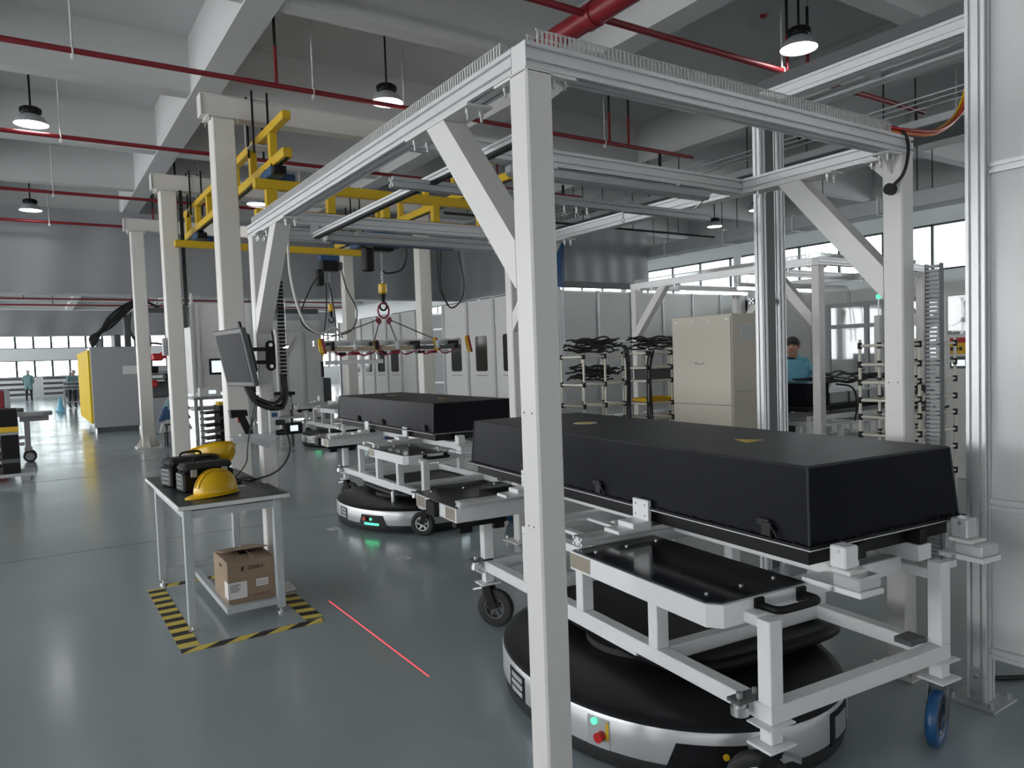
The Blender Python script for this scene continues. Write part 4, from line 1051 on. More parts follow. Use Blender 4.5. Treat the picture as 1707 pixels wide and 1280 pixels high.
loops('air_hose', 'pale clear air hose curving down left of the far hoist', 'translucent', 0.014,
      [(2.52, 8.62, 3.24), (2.53, 8.66, 2.65), (2.64, 8.66, 2.15), (2.83, 8.66, 1.96), (3.02, 8.66, 2.02), (3.12, 8.68, 1.90)])
ch2 = thing('energy_chain', 'black energy chain running down the middle left crane column', 'cable chain', (2.12, 12.93, 2.6))
for k in range(60): MB().box(-0.02, 0.03, -0.03, 0.03, k * 0.03, k * 0.03 + 0.022).build('chain_link', 'black', ch2)

# ================================================================== red sprinkler pipes and high bay lamps
PZ = 4.85
SX = (-3.4, 0.545, 3.0, 7.5, 11.5)
pipe_names = ('nearest', 'second', 'third', 'fourth', 'fifth')
for k, (y, r, x1) in enumerate(((5.70, 0.036, 10.6), (8.96, 0.03, 9.4), (12.28, 0.03, 9.6), (16.1, 0.03, 9.5), (19.3, 0.03, 9.5))):
    t = thing('sprinkler_pipe', '%s of the thin red sprinkler pipes crossing under the ceiling' % pipe_names[k], 'pipe', (0, y, PZ), 0, 'red sprinkler pipes')
    MB().cyl((-10.5, 0, 0), (x1, 0, 0), r, 12).build('pipe', 'red', t)
    for x in (-3.0, 2.57, 7.6, 7.99):
        MB().cyl((x, 0, 0), (x, 0, 0.45), 0.02, 8).build('riser', 'red', t); s_ = MB().cyl((x, 0, 0.45), (x, 0, 0.85), 0.018, 8).build('riser_top', 'rubber', t)
        MB().cyl((x, 0, 0.85), (x, 0, 0.92), 0.012, 8, 0.022).build('sprinkler_head', 'steel', s_)
    for x in SX:
        MB().cyl((x, 0, r), (x, 0, ZC - PZ), 0.011, 8).build('hanger_rod', 'ceiling', t)
        MB().tube([(x, (r + 0.008) * math.cos(q), (r + 0.008) * math.sin(q)) for q in [2 * PI * i / 12 for i in range(12)]], 0.008, 5, True).build('pipe_clip', 'panel', t)
        MB().cbox((x, 0, -r - 0.03), (0.04, 0.04, 0.05), 0.006).build('clip_end', 'panel', t)
t = thing('fire_main', 'thick red fire main pipe running front to back near the ceiling', 'pipe', (4.66, 0, PZ))
MB().cyl((0, -6, 0), (0, 19.5, 0), 0.11, 20).build('pipe', 'red', t)
for y in (5.70, 12.28): MB().cyl((0, y - 0.07, 0), (0, y + 0.07, 0), 0.125, 20).build('coupling', 'red', t)
for y in (2, 10, 15): MB().cyl((0, y, 0.1), (0, y, ZC - PZ), 0.012, 8).build('hanger_rod', 'ceiling', t)
def lamp(label, x, y, z=5.0, s=1.0):
    t = thing('high_bay_lamp', label, 'lamp', (x, y, z), 0, 'high bay pendant lamps')
    MB().lathe([(0.205, -0.02), (0.20, 0.0), (0.155, 0.07), (0.10, 0.11), (0.095, 0.115)], n=28).build('shade', 'grey', t)
    MB().lathe([(0.0, -0.012), (0.12, -0.014), (0.198, -0.012), (0.198, -0.004)], n=28).build('lens', 'lampon', t)
    c = MB(); c.lathe([(0.0, 0.112), (0.11, 0.112), (0.12, 0.13), (0.12, 0.19), (0.10, 0.21), (0.03, 0.22), (0.0, 0.22)], n=28); c.build('housing', 'black', t)
    for k in range(14): 
        a = 2 * PI * k / 14; MB().bar((0.115 * math.cos(a), 0.115 * math.sin(a), 0.135), (0.115 * math.cos(a), 0.115 * math.sin(a), 0.195), 0.008, 0.03, up=(math.cos(a), math.sin(a), 0)).build('cooling_fin', 'black', t)
    MB().cyl((0, 0, 0.22), (0, 0, ZC - z), 0.013, 8).build('stem', 'black', t); MB().cyl((0, 0, ZC - z - 0.02), (0, 0, ZC - z), 0.06, 14).build('ceiling_rose', 'ceiling', t)
    return t
l0 = lamp('pendant lamp above the left half of the crane, nearest the gantry beam', 4.07, 9.25)
for x, y, lab in ((0.216, 12.33, 'pendant lamp high up at the left edge of the picture'), (0.22, 18.8, 'small pendant lamp before the grey curtain at far left'), (7.41, 5.40, 'pendant lamp above the near gantry, right of the fire main'),
                  (4.15, 16.3, 'pendant lamp seen between crane rail and gantry beam'), (15.6, 19.4, 'small pendant lamp hanging beyond the short grey curtain'), (14.9, 12.1, 'pendant lamp beside the tall aluminium posts'), (7.0, 10.75, 'pendant lamp seen beside the yellow rail end'), (15.7, 14.2, 'far pendant lamp over the white panel wall')):
    dup(l0, lab, (x, y, 5.0))
sd = thing('smoke_detector', 'small round smoke detector with red rim on the ceiling', 'detector', (8.31, 6.60, ZC - 0.06)); MB().cyl((0, 0, 0.03), (0, 0, 0.06), 0.06, 20).build('base', 'panel', sd); MB().cyl((0, 0, 0), (0, 0, 0.03), 0.035, 20, 0.055).build('sensor', 'redbtn', sd)
# cable trays along the right side
t = thing('cable_tray', 'dark solid cable tray running front to back under the ceiling', 'cable tray', (10.1, 3.0, 4.5))
MB().box(0, 0.85, 0, 14, 0, 0.02).build('tray_bottom', 'darkgrey', t); MB().box(0, 0.02, 0, 14, 0.02, 0.12).build('tray_side', 'galv', t); MB().box(0.83, 0.85, 0, 14, 0.02, 0.12).build('tray_side', 'galv', t)
for k in range(6):
    for x in (0.01, 0.84): MB().cyl((x, 0.6 + k * 2.4, 0.12), (x, 0.6 + k * 2.4, ZC - 4.5), 0.01, 6).build('hanger_rod', 'black', t)
t = thing('cable_ladder', 'open wire cable ladder hanging beside the dark tray', 'cable tray', (9.25, 3.0, 4.62))
for x in (0, 0.2, 0.42): MB().cyl((x, 0, 0), (x, 14, 0), 0.012, 6).build('side_wire', 'galv', t)
for k in range(24): MB().cyl((0, 0.3 + k * 0.58, 0.0), (0.42, 0.3 + k * 0.58, 0.0), 0.007, 5).build('rung', 'galv', t)
for k in range(5): MB().bar((0.21, 1.0 + k * 2.9, 0), (0.21, 1.0 + k * 2.9, 0.55), 0.05, 0.03).build('hanger_bracket', 'black', t)
t = thing('air_duct', 'long pale sheet metal air duct below the right hand ceiling', 'duct', (14.1, 4.5, 4.2))
for k in range(6): MB().cbox((0.25, 1.0 + k * 2.0, 0.15), (0.5, 1.97, 0.3), 0.01).build('duct_section', 'galv', t); MB().box(-0.03, 0.53, 1.98 + k * 2.0, 2.02 + k * 2.0, -0.03, 0.33).build('duct_flange', 'panel', t)
for k in range(5):
    for x in (-0.02, 0.52): MB().cyl((x, 0.8 + k * 2.4, 0.3), (x, 0.8 + k * 2.4, ZC - 4.2), 0.01, 6).build('hanger_rod', 'black', t)
t = thing('thin_conduit', 'thin dark conduit pipe hung across the right bay', 'pipe', (6.6, 12.6, 4.35))
MB().cyl((0, 0, 0), (7.3, 0, 0), 0.025, 8).build('pipe', 'rubber', t)
for k in range(5): MB().cyl((0.5 + k * 1.4, 0, 0), (0.5 + k * 1.4, 0, ZC - 4.35), 0.012, 6).build('hanger_rod', 'darkgrey', t)

# ================================================================== tall aluminium enclosure at the right edge
en = thing('machine_enclosure', 'tall aluminium framed enclosure with white panels at the right edge', 'enclosure', (3.40, 1.57, 0))
MB().profile((0.04, 0.04, 0.012), (0.04, 0.04, 3.7), 0.08, 0.08, 2, 2, up=(0, 1, 0)).build('corner_post', 'alu', en)
MB().cbox((0.04, 0.04, 0.006), (0.21, 0.21, 0.012), 0.002).build('base_plate', 'galv', en)
for sx, sy in ((-0.04, -0.04), (0.12, -0.04), (-0.04, 0.12), (0.12, 0.12)): MB().cyl((sx, sy, 0.012), (sx, sy, 0.035), 0.012, 8).build('anchor_bolt', 'steel', en)
br = MB().box(-0.006, 0.0, 0.012, 0.068, 0.012, 0.16).build('foot_bracket', 'galv', en)
for z in (0.05, 0.12): MB().cyl((-0.012, 0.04, z), (-0.006, 0.04, z), 0.011, 10).build('bracket_bolt', 'steel', br)
for z in (0.23, 0.895, 2.34, 3.62): MB().profile((0.055, -0.001, z), (0.055, -2.6, z), 0.04, 0.045, 1, 1).build('rail', 'alu', en)
for k, (z0, z1) in enumerate(((0.253, 0.872), (0.918, 2.317), (2.363, 3.597))): MB().box(0.052, 0.058, -2.6, -0.002, z0, z1).build('panel', 'panelcool', en)
MB().profile((0.055, -2.64, 0.012), (0.055, -2.64, 3.7), 0.08, 0.08, 2, 2, up=(0, 1, 0)).build('rear_post', 'alu', en)
tag(MB().tube(spline([(3.62, 1.72, 0.012), (3.9, 1.55, 0.012), (4.3, 1.50, 0.012), (4.9, 1.3, 0.012)]), 0.012, 6).build('floor_cable', 'cable'), 'thick black cable lying on the floor behind the enclosure post', 'cable')
# free standing frame behind: pair of posts and overhead beam
fr = thing('portal_frame', 'tall aluminium portal frame with paired posts behind the big cover', 'frame', (4.34, 3.50, 0))
MB().profile((0.03, 0.03, 0.0), (0.03, 0.03, 3.33), 0.06, 0.06, 1, 1, up=(0, 1, 0)).build('post', 'alu', fr)
MB().box(0.06, 0.15, 0.0, 0.06, 0.0, 3.33).build('dark_strip', 'darkgrey', fr)  # dark grey strip set against the slim post
MB().profile((0.27, 0.07, 0.0), (0.27, 0.07, 3.33), 0.08, 0.08, 2, 2, up=(0, 1, 0)).build('post', 'alu', fr)
for z in (1.95,): MB().profile((0.0, 0.095, z), (0.45, 0.17, z), 0.04, 0.04, 1, 1).build('tie_bar', 'alu', fr)
MB().profile((0.15, -3.2, 3.385), (0.15, 0.06, 3.385), 0.12, 0.10, 2, 2).build('overhead_beam', 'alu', fr)
MB().box(0.07, 0.30, -3.2, 0.06, 3.436, 3.50).build('top_channel', 'darkgrey', fr)
MB().profile((0.42, -3.2, 3.36), (0.42, 0.06, 3.36), 0.10, 0.05, 1, 1).build('overhead_beam', 'alu', fr)
for y in (-1.6, -0.7, 0.0): MB().box(0.215, 0.37, y, y + 0.04, 3.34, 3.38).build('spreader', 'alu', fr)
oc = loops('orange_cable', 'orange and yellow cable bundle leaving the near trunking end', 'orange', 0.009, [(3.36, 1.99, 2.60), (3.50, 1.97, 2.60), (3.85, 2.0, 2.66), (4.25, 2.08, 2.86), (4.45, 2.1, 3.2)])
MB().tube(spline([(3.36, 1.995, 2.615), (3.50, 1.98, 2.617), (3.85, 2.01, 2.675), (4.25, 2.09, 2.875), (4.45, 2.11, 3.2)]), 0.007, 6).build('yellow_strand', 'helmet', oc)
MB().tube(spline([(3.36, 1.98, 2.615), (3.50, 1.96, 2.615), (3.85, 1.985, 2.672), (4.25, 2.06, 2.87), (4.45, 2.08, 3.2)]), 0.007, 6).build('red_strand', 'redbtn', oc)
# cable chain down the back of the near gantry's right post
cc = thing('energy_chain', 'dark grey energy chain hanging behind the right gantry post', 'cable chain', (3.59, 1.885, 0.12))
for k in range(93):
    MB().box(-0.018, 0.018, -0.032, 0.032, k * 0.02, k * 0.02 + 0.013).build('chain_link', 'grey', cc)
for x in (-0.037, 0.032): MB().box(-0.016, 0.016, x, x + 0.005, 0, 1.86).build('chain_side', 'darkgrey', cc)

# ================================================================== second gantry station with its fittings
g2 = make_gantry('assembly_gantry', 'second white post gantry with lit tube light, beyond the beige cabinet', (7.12, 4.98, 0), 3.05)
for (x0, x1, yy, z0, on) in ((0.25, 1.95, 1.35, 2.36, True), (0.2, 1.6, 2.3, 2.40, True)):
    f_ = MB().cbox(((x0 + x1) / 2, yy, z0 + 0.055), (x1 - x0, 0.09, 0.05), 0.01).build('tube_light', 'panel', g2)
    MB().cyl((x0 + 0.03, yy, z0 + 0.012), (x1 - 0.03, yy, z0 + 0.012), 0.02, 10).build('lit_tube', 'tubeon', f_)
    for xx in (x0 + 0.2, x1 - 0.2): MB().cyl((xx, yy, z0 + 0.08), (xx, yy, 2.5), 0.006, 6).build('light_hanger', 'steel', f_)
MB().profile((0.2, 0.9, 2.38), (1.9, 0.9, 2.38), 0.04, 0.04, 1, 1).build('hanging_rail', 'galv', g2)
# beige cabinet
bc = thing('control_cabinet', 'beige steel control cabinet standing behind the large black cover', 'cabinet', (6.27, 5.46, 0))
MB().cbox((0.32, 0.45, 1.03), (0.64, 0.90, 1.94), 0.008).build('body', 'beige', bc); MB().box(0.02, 0.62, 0.02, 0.88, 0, 0.06).build('plinth', 'darkgrey', bc)
dp_ = MB().box(-0.012, 0, 0.015, 0.885, 0.10, 1.97).build('side_cover', 'beige', bc)
for z0 in (1.02, 1.94): 
    for k in range(4): MB().cyl((-0.018, 0.06 + k * 0.255, z0), (-0.012, 0.06 + k * 0.255, z0), 0.009, 8).build('cover_screw', 'steel', dp_)
MB().box(-0.0135, -0.012, 0.015, 0.885, 1.0, 1.006).build('cover_seam', 'darkgrey', dp_)
MB().tube(spline([(-0.013, 0.40, 1.47), (-0.035, 0.40, 1.47), (-0.038, 0.44, 1.455), (-0.038, 0.48, 1.455), (-0.035, 0.52, 1.47), (-0.013, 0.52, 1.47)], 3), 0.006, 6).build('cover_handle', 'steel', dp_)
MB().box(-0.016, -0.012, 0.2, 0.75, 0.10, 0.22).build('kick_plate', 'galv', dp_)
vb = MB().box(0.12, 0.36, -0.014, 0, 1.72, 1.88).build('vent_box', 'panel', bc)
for k in range(7): MB().box(0.13, 0.35, -0.02, -0.014, 1.733 + k * 0.021, 1.741 + k * 0.021).build('vent_slat', 'grey', vb)
MB().box(0.40, 0.60, -0.014, 0, 1.72, 1.88).build('meter_window', 'darkgrey', bc)
MB().box(0.02, 0.62, -0.003, 0, 1.15, 1.153).build('door_seam', 'darkgrey', bc)
MB().box(0.60, 0.61, -0.02, 0, 0.4, 1.2).build('door_rod', 'steel', bc)
# lean pipe racks with black joints
def pipe_rack(label, loc, rz, L, D, H, levels, bays=2, load=True, slat=True):
    t = thing('pipe_rack', label, 'rack', loc, rz, 'ivory pipe racks')
    for x in [L * k / bays for k in range(bays + 1)]:
        for y in (0, D):
            MB().cyl((x, y, 0), (x, y, H), 0.014, 10).build('upright', 'rackpipe', t)
            for z in levels: MB().cyl((x, y, z - 0.03), (x, y, z + 0.03), 0.021, 10).build('joint', 'black', t)
    for z in levels:
        for y in (0, D): MB().cyl((0, y, z), (L, y, z), 0.014, 8).build('long_pipe', 'rackpipe', t)
        for x in [L * k / bays for k in range(bays + 1)]: MB().cyl((x, 0, z), (x, D, z), 0.014, 8).build('cross_pipe', 'rackpipe', t)
    return t
def harness(label, loc, rz, L, D, n, amp=0.07, m='cable', tails=0):
    t = thing('cable_harness', label, 'cable', loc, rz)
    for k in range(n):
        y = D * (0.15 + 0.7 * random.random()); a = random.random() * 6
        pts = [(L * i / 7, y + 0.04 * math.sin(i + a), 0.025 + amp * (0.35 + 0.5 * math.sin(i * 0.9 + a) ** 2) * random.random() + 0.012 * k) for i in range(8)]
        MB().tube(spline(pts, 3), 0.011, 5).build('strand', m if k % 4 else 'rubber', t)
    for k in range(tails):
        x = L - 0.03 * k; MB().tube(spline([(x - 0.12, 0.02, 0.10), (x + 0.02, -0.03, 0.06), (x + 0.03 + 0.01 * k, -0.045, -0.35), (x + 0.02, -0.05, -0.75), (x + 0.05, -0.05, -1.05 + 0.08 * k)]), 0.010, 5).build('tail', m, t)
    return t
LV = (0.28, 0.62, 1.0, 1.3, 1.55)
pipe_rack('left ivory pipe rack loaded with black cables behind the near cover', (5.50, 7.08, 0), 0, 0.66, 0.45, 1.62, (0.30, 0.64, 0.98, 1.24, 1.58))
harness('black cable harness draped over the top of the left pipe rack', (5.50, 7.08, 1.60), 0, 0.66, 0.45, 14, tails=3)
harness('black cable harness on the middle shelf of the left pipe rack', (5.52, 7.08, 1.255), 0, 0.62, 0.45, 14)
harness('black cable harness on the low shelf of the left pipe rack', (5.52, 7.08, 0.655), 0, 0.62, 0.45, 9)
pipe_rack('right ivory pipe rack partly hidden by the beige cabinet', (6.20, 6.72, 0), 0, 0.80, 0.45, 1.66, (0.30, 0.62, 0.80, 0.98, 1.26, 1.42, 1.60))
harness('black cable harness on top of the right pipe rack', (6.16, 6.72, 1.62), 0, 0.8, 0.45, 12)
loops('cable_tail', 'black cables dropping between the two ivory pipe racks', 'cable', 0.012, [(6.22, 6.69, 1.62), (6.14, 6.66, 1.45), (6.13, 6.66, 0.9), (6.17, 6.66, 0.3)], [(6.28, 6.69, 1.63), (6.19, 6.66, 1.4), (6.2, 6.66, 0.9), (6.24, 6.66, 0.35)], [(6.24, 6.69, 1.62), (6.165, 6.65, 1.3), (6.155, 6.65, 0.7), (6.13, 6.65, 0.3)])
def tote(label, loc, rz, d, m, group='small goods on the pipe racks'):
    t = thing('parts_bin', label, 'bin', loc, rz, group); x, y, z = d; w = 0.006
    MB().box(0, x, 0, y, 0, w).build('bottom', m, t); MB().box(0, x, 0, w, w, z).build('side', m, t); MB().box(0, x, y - w, y, w, z).build('side', m, t); MB().box(0, w, w, y - w, w, z).build('side', m, t); MB().box(x - w, x, w, y - w, w, z).build('side', m, t)
    MB().tube([(0, 0, z), (x, 0, z), (x, y, z), (0, y, z)], 0.006, 5, True).build('rim', m, t)
    return t
tote('yellow shallow bin on the upper shelf of the right pipe rack', (6.26, 6.78, 1.0), 0, (0.5, 0.3, 0.04), 'helmet'); tote('dark bin on the right pipe rack above the yellow bin', (6.30, 6.78, 1.275), 0, (0.42, 0.3, 0.12), 'darkgrey'); tote('yellow bin at the bottom of the right pipe rack', (6.26, 6.78, 0.32), 0, (0.5, 0.3, 0.05), 'helmet')
pipe_rack('ivory pipe rack behind the right gantry post', (6.60, 3.78, 0), 0, 0.98, 0.40, 1.66, (0.34, 0.58, 0.75, 0.92, 1.08, 1.25, 1.42, 1.60), 3)
harness('thin black cables on the rack behind the right gantry post', (7.1, 3.80, 1.09), 0, 0.46, 0.35, 5); harness('thin black cables on a lower level of the rack behind right post', (7.1, 3.80, 0.93), 0, 0.46, 0.35, 5)
tote('red bin on the low level of the rack behind right post', (6.66, 3.84, 0.355), 0, (0.3, 0.28, 0.08), 'redbtn'); tote('dark bin under the rack behind right post', (7.12, 3.84, 0.0), 0, (0.4, 0.28, 0.26), 'darkgrey')
st = thing('step_stool', 'brown wooden stool before the rack behind right post', 'stool', (6.45, 3.47, 0)); MB().box(0, 0.28, 0, 0.24, 0.42, 0.45).build('seat', 'wood', st)
for x in (0.0, 0.24):
    for y in (0.0, 0.2): MB().box(x, x + 0.04, y, y + 0.04, 0, 0.42).build('leg', 'wood', st)
# cart and open battery pack in the second station
dup(cart, 'white cart standing inside the second gantry station', (7.45, 6.35, 0), math.radians(-90))
bp_ = thing('battery_pack', 'open black battery tray with cables inside the second gantry', 'battery', (7.5, 5.40, 0.85))
MB().cbox((0.95, 0.40, 0.03), (2.05, 0.85, 0.06), 0.01).build('tray', 'black', bp_); MB().cbox((0.18, 0.40, 0.20), (0.42, 0.8, 0.27), 0.01).build('module', 'boxblack', bp_)
for k in range(3): MB().cbox((0.70 + k * 0.42, 0.42, 0.13), (0.36, 0.7, 0.14), 0.01).build('cell_block', 'galv', bp_)
MB().cbox((1.92, 0.05, 0.16), (0.14, 0.12, 0.14), 0.03).build('blue_connector', 'blue', bp_)
harness('black cables lying over the open battery tray', (7.95, 5.42, 1.10), 0, 1.55, 0.6, 8, 0.12); 
loops('pack_cable', 'black cable ends drooping in front of the open battery tray', 'cable', 0.012, [(8.1, 5.45, 1.15), (8.25, 5.33, 1.1), (8.3, 5.30, 0.9), (8.25, 5.3, 0.7)], [(8.6, 5.45, 1.15), (8.8, 5.33, 1.12), (8.85, 5.3, 0.95), (8.8, 5.3, 0.75)], [(9.1, 5.45, 1.2), (9.4, 5.33, 1.15), (9.5, 5.3, 0.95)])
# glazed partition and machine beyond
gp = thing('glazed_partition', 'grey framed glass partition beyond the second gantry station', 'partition', (12.0, 5.2, 0))
for y in (0, 0.75, 1.5, 2.25, 3.0): MB().box(0, 0.07, y, y + 0.07, 0, 2.36).build('mullion', 'grey', gp)
for z in (0.0, 1.0, 1.92, 2.30): MB().box(0.005, 0.065, 0.07, 3.0, z, z + 0.07).build('transom', 'grey', gp)
for k in range(4):
    for z0, z1 in ((1.07, 1.92), (1.99, 2.30)): MB().box(0.03, 0.036, 0.07 + k * 0.75, 0.75 + k * 0.75, z0, z1).build('pane', 'clear', gp)
    MB().box(0.028, 0.038, 0.07 + k * 0.75, 0.75 + k * 0.75, 0.07, 1.0).build('lower_panel', 'panel', gp)
mc = thing('test_machine', 'grey test machine with red and yellow warning sign beside the enclosure', 'machine', (9.0, 3.3, 0))
MB().cbox((0.4, 0.65, 0.85), (0.8, 1.3, 1.7), 0.01).build('body', 'panel', mc)
sg = MB().box(-0.01, 0, 1.05, 1.24, 1.47, 1.66).build('warning_sign', 'helmet', mc); MB().box(-0.012, -0.01, 1.05, 1.24, 1.60, 1.66).build('sign_header', 'redbtn', sg)
for k in range(3): MB().box(-0.0125, -0.010, 1.20 - k * 0.05, 1.235 - k * 0.05, 1.51, 1.55).build('sign_mark', 'ink', sg)
MB().box(-0.012, 0, 1.05, 1.24, 1.30, 1.44).build('display_frame', 'darkgrey', mc); MB().box(-0.014, -0.012, 1.07, 1.22, 1.33, 1.40).build('display', 'display', mc)
bt = thing('glass_booth', 'small clear glass booth above the test machine', 'booth', (10.6, 4.4, 0))
for x in (0, 0.9):
    for y in (0, 1.0): MB().box(x, x + 0.05, y, y + 0.05, 0, 2.3).build('corner_post', 'panel', bt)
for z in (1.45, 2.25): MB().box(0.0, 0.05, 0.05, 1.0, z, z + 0.05).build('rail', 'panel', bt); MB().box(0.05, 0.9, 0.0, 0.05, z, z + 0.05).build('rail', 'panel', bt)
MB().box(0.02, 0.026, 0.05, 1.0, 1.5, 2.25).build('pane', 'clear', bt); MB().box(0.05, 0.9, 0.02, 0.026, 1.5, 2.25).build('pane', 'clear', bt); MB().box(0.02, 0.026, 0.05, 1.0, 0.05, 1.45).build('lower_panel', 'panel', bt)
def stack_light(label, x, y, z):
    t = thing('stack_light', label, 'lamp', (x, y, z), 0, 'green stack lights'); MB().cyl((0, 0, 0), (0, 0, 0.25), 0.012, 8).build('pole', 'steel', t); MB().cyl((0, 0, 0.25), (0, 0, 0.31), 0.035, 12).build('green_segment', 'greenbtn', t); MB().cyl((0, 0, 0.31), (0, 0, 0.40), 0.035, 12).build('grey_segment', 'panel', t)
stack_light('small green stack light above the short grey curtain', 12.6, 10.8, 3.05)
tag(MB().cbox((12.6, 10.8, 1.525), (0.10, 0.10, 3.05), 0.01).build('light_mast', 'panel'), 'slim white mast carrying the green stack light', 'post')
stack_light('green stack light beside the second gantry beam', 10.6, 6.4, 2.05); tag(MB().cbox((10.6, 6.4, 1.025), (0.10, 0.10, 2.05), 0.01).build('light_mast', 'panel'), 'slim mast with green light behind the second gantry', 'post')

# ================================================================== white enclosures and partition in the background
def panel_wall(name, label, p, q, z1, bays, wins=(), sec=0.08, mid=None, m='panel'):
    """aluminium posts with white panels between them, from p to q"""
    p, q = Vector((*p, 0)), Vector((*q, 0)); L = (q - p).length; d = (q - p).normalized()
    t = thing(name, label, 'enclosure', p, math.atan2(d.y, d.x))
    for k in range(bays + 1):
        x = L * k / bays
        MB().profile((x, 0, 0), (x, 0, z1), sec, sec, 2, 2, up=(0, 1, 0)).build('post', 'alu', t)
    zs = [0.05] + list(mid or (0.95, 2.2)) + [z1 - 0.03]
    for z in zs: MB().box(0, L, -0.02, 0.02, z - 0.02, z + 0.02).build('rail', 'alu', t)
    for k in range(bays):
        x0, x1 = L * k / bays + sec / 2, L * (k + 1) / bays - sec / 2
        for a, b in zip(zs[:-1], zs[1:]): MB().box(x0, x1, -0.006, 0.006, a + 0.02, b - 0.02).build('panel', m, t)
        if k in wins:
            w = x1 - x0; c = (x0 + x1) / 2; za, zb = 1.33, 2.08
            hw = min(0.24, w * 0.33)
            wo = MB().prismy([(c + sx * (hw - 0.05) + 0.05 * math.cos(a), (za if cz < 0 else zb) - cz * 0.05 + 0.05 * math.sin(a)) for sx, cz, a0 in ((1, 1, 0), (-1, 1, PI / 2), (-1, -1, PI), (1, -1, 1.5 * PI)) for a in (a0, a0 + PI / 4, a0 + PI / 2)], -0.012, 0.012).build('window', 'dark', t)
            MB().box(c - hw - 0.01, c + hw + 0.01, -0.014, -0.008, za - 0.1, za - 0.075).build('window_ledge', 'grey', t)
    return t
panel_wall('test_chamber', 'white chamber wall with dark rounded windows behind the lifting beam', (8.0, 15.5), (8.0, 11.0), 2.85, 4, (0, 1, 2, 3), mid=(1.05, 2.35))
panel_wall('test_chamber', 'farther white chamber wall with small windows behind the crane columns', (8.0, 22.5), (8.0, 17.0), 2.85, 6, (1, 2, 3, 4), mid=(1.05, 2.35))
panel_wall('test_chamber', 'grey recessed chamber front between the two white chamber walls', (8.10, 16.88), (8.9, 15.6), 2.75, 2, (), mid=(1.05, 2.35), m='cabgrey')
panel_wall('panel_partition', 'white panel partition behind the ivory pipe racks', (11.1, 15.1), (18.0, 15.1), 3.25, 6, (), mid=(1.95,))
panel_wall('panel_partition', 'white panel partition returning along the window side', (18.0, 15.1), (18.0, 6.0), 3.1, 8, (), mid=(1.95,))
panel_wall('panel_partition', 'white panelled cell left of the chain hoists', (4.6, 22.0), (7.2, 22.0), 2.9, 5, (), mid=(1.2, 2.3))
# short grey curtain piece over the panel partition
sc_ = thing('hanging_screen', 'short grey hanging screen with dark bottom bar and blue end', 'screen', (11.1, 15.0, 0))
v = []; f = []; n = 40
for j in range(5):
    for i in range(n + 1): v.append((2.85 * i / n, 0.02 * math.sin(i * 0.8 + j * 0.3), 3.45 + 0.36 * j))
f = [(j * (n + 1) + i, j * (n + 1) + i + 1, (j + 1) * (n + 1) + i + 1, (j + 1) * (n + 1) + i) for j in range(4) for i in range(n)]
mb = MB().add(v, f, True); mb.add([(x, y + 0.015, z) for x, y, z in v], f, True); mb.build('sheet', 'curtain', sc_)
MB().box(-0.05, 2.88, -0.08, 0.08, 3.30, 3.45).build('bottom_bar', 'darkgrey', sc_); MB().box(-0.12, -0.03, -0.1, 0.1, 3.30, 4.6).build('end_post', 'craneblue', sc_)

# ================================================================== things in the left background
cab = thing('robot_cell_cabinet', 'large grey cabinet with yellow side standing on the open floor', 'cabinet', (1.33, 22.4, 0))
MB().cbox((0.56, 0.5, 1.18), (1.12, 1.0, 2.10), 0.015).build('body', 'cabgrey', cab); MB().box(0.05, 1.07, 0.05, 0.95, 0.0, 0.13).build('plinth', 'darkgrey', cab)
for k in range(10): MB().box(-0.05, 0.0, 0.02 + k * 0.5, 0.48 + k * 0.5, 0.25, 2.15).build('yellow_panel', 'yellowmatt', cab)
MB().box(0.02, 1.1, 1.0, 5.0, 0.2, 2.12).build('rear_body', 'cabgrey', cab)
for x in (0.06, 1.06): MB().cyl((x, 0.03, 0), (x, 0.03, 0.12), 0.03, 10).build('foot', 'steel', cab)
MB().box(0.72, 1.06, -0.006, 0, 1.50, 1.72).build('notice', 'paper', cab)
MB().box(1.13, 1.20, -0.02, 0.9, 0.6, 2.1).build('yellow_door', 'yellow', cab)
MB().box(1.12, 1.42, -0.03, 0.02, 0.05, 1.05).build('low_fence', 'cabgrey', cab)
rb = thing('dress_pack', 'black robot hose pack arching above the grey cabinet', 'hose', (1.95, 23.2, 2.23))
for k in range(4): MB().tube(spline([(-0.50, 0, 0.02), (-0.52 + 0.06 * k, 0, 0.30), (-0.05, 0.02 * k, 0.55 + 0.10 * k), (0.55, 0.03 * k, 1.15 + 0.04 * k), (0.95, 0, 1.20), (1.5, 0, 0.75), (1.75, 0, 0.2)]), 0.035, 6).build('hose', 'cable', rb)
for x, h in ((-0.35, 0.25), (0.1, 0.35), (0.35, 0.9)): MB().cbox((x, 0.1, h / 2), (0.16, 0.16, h), 0.02).build('bracket', 'darkgrey' if h > 0.3 else 'grey', rb)
MB().tube(spline([(0.45, 0, 0.95), (0.40, 0, 0.5), (0.55, 0, 0.15), (0.8, 0, 0.05)]), 0.03, 6).build('hose', 'cable', rb)
rm = thing('gripper_machine', 'red and black gripper machine seen between two left columns', 'machine', (2.40, 20.6, 0))
MB().cbox((0.35, 0.3, 0.45), (0.8, 0.6, 0.9), 0.02).build('base', 'cabgrey', rm); MB().cbox((0.35, 0.3, 1.1), (0.5, 0.4, 0.4), 0.03).build('body', 'darkgrey', rm)
for x, z, m_ in ((0.1, 1.25, 'redbtn'), (0.45, 1.95, 'redbtn'), (0.25, 1.9, 'redbtn'), (0.5, 1.4, 'black'), (0.15, 1.6, 'black'), (0.35, 1.6, 'galv')): MB().cbox((x, 0.0, z), (0.26, 0.3, 0.18), 0.04).build('gripper_block', m_, rm)
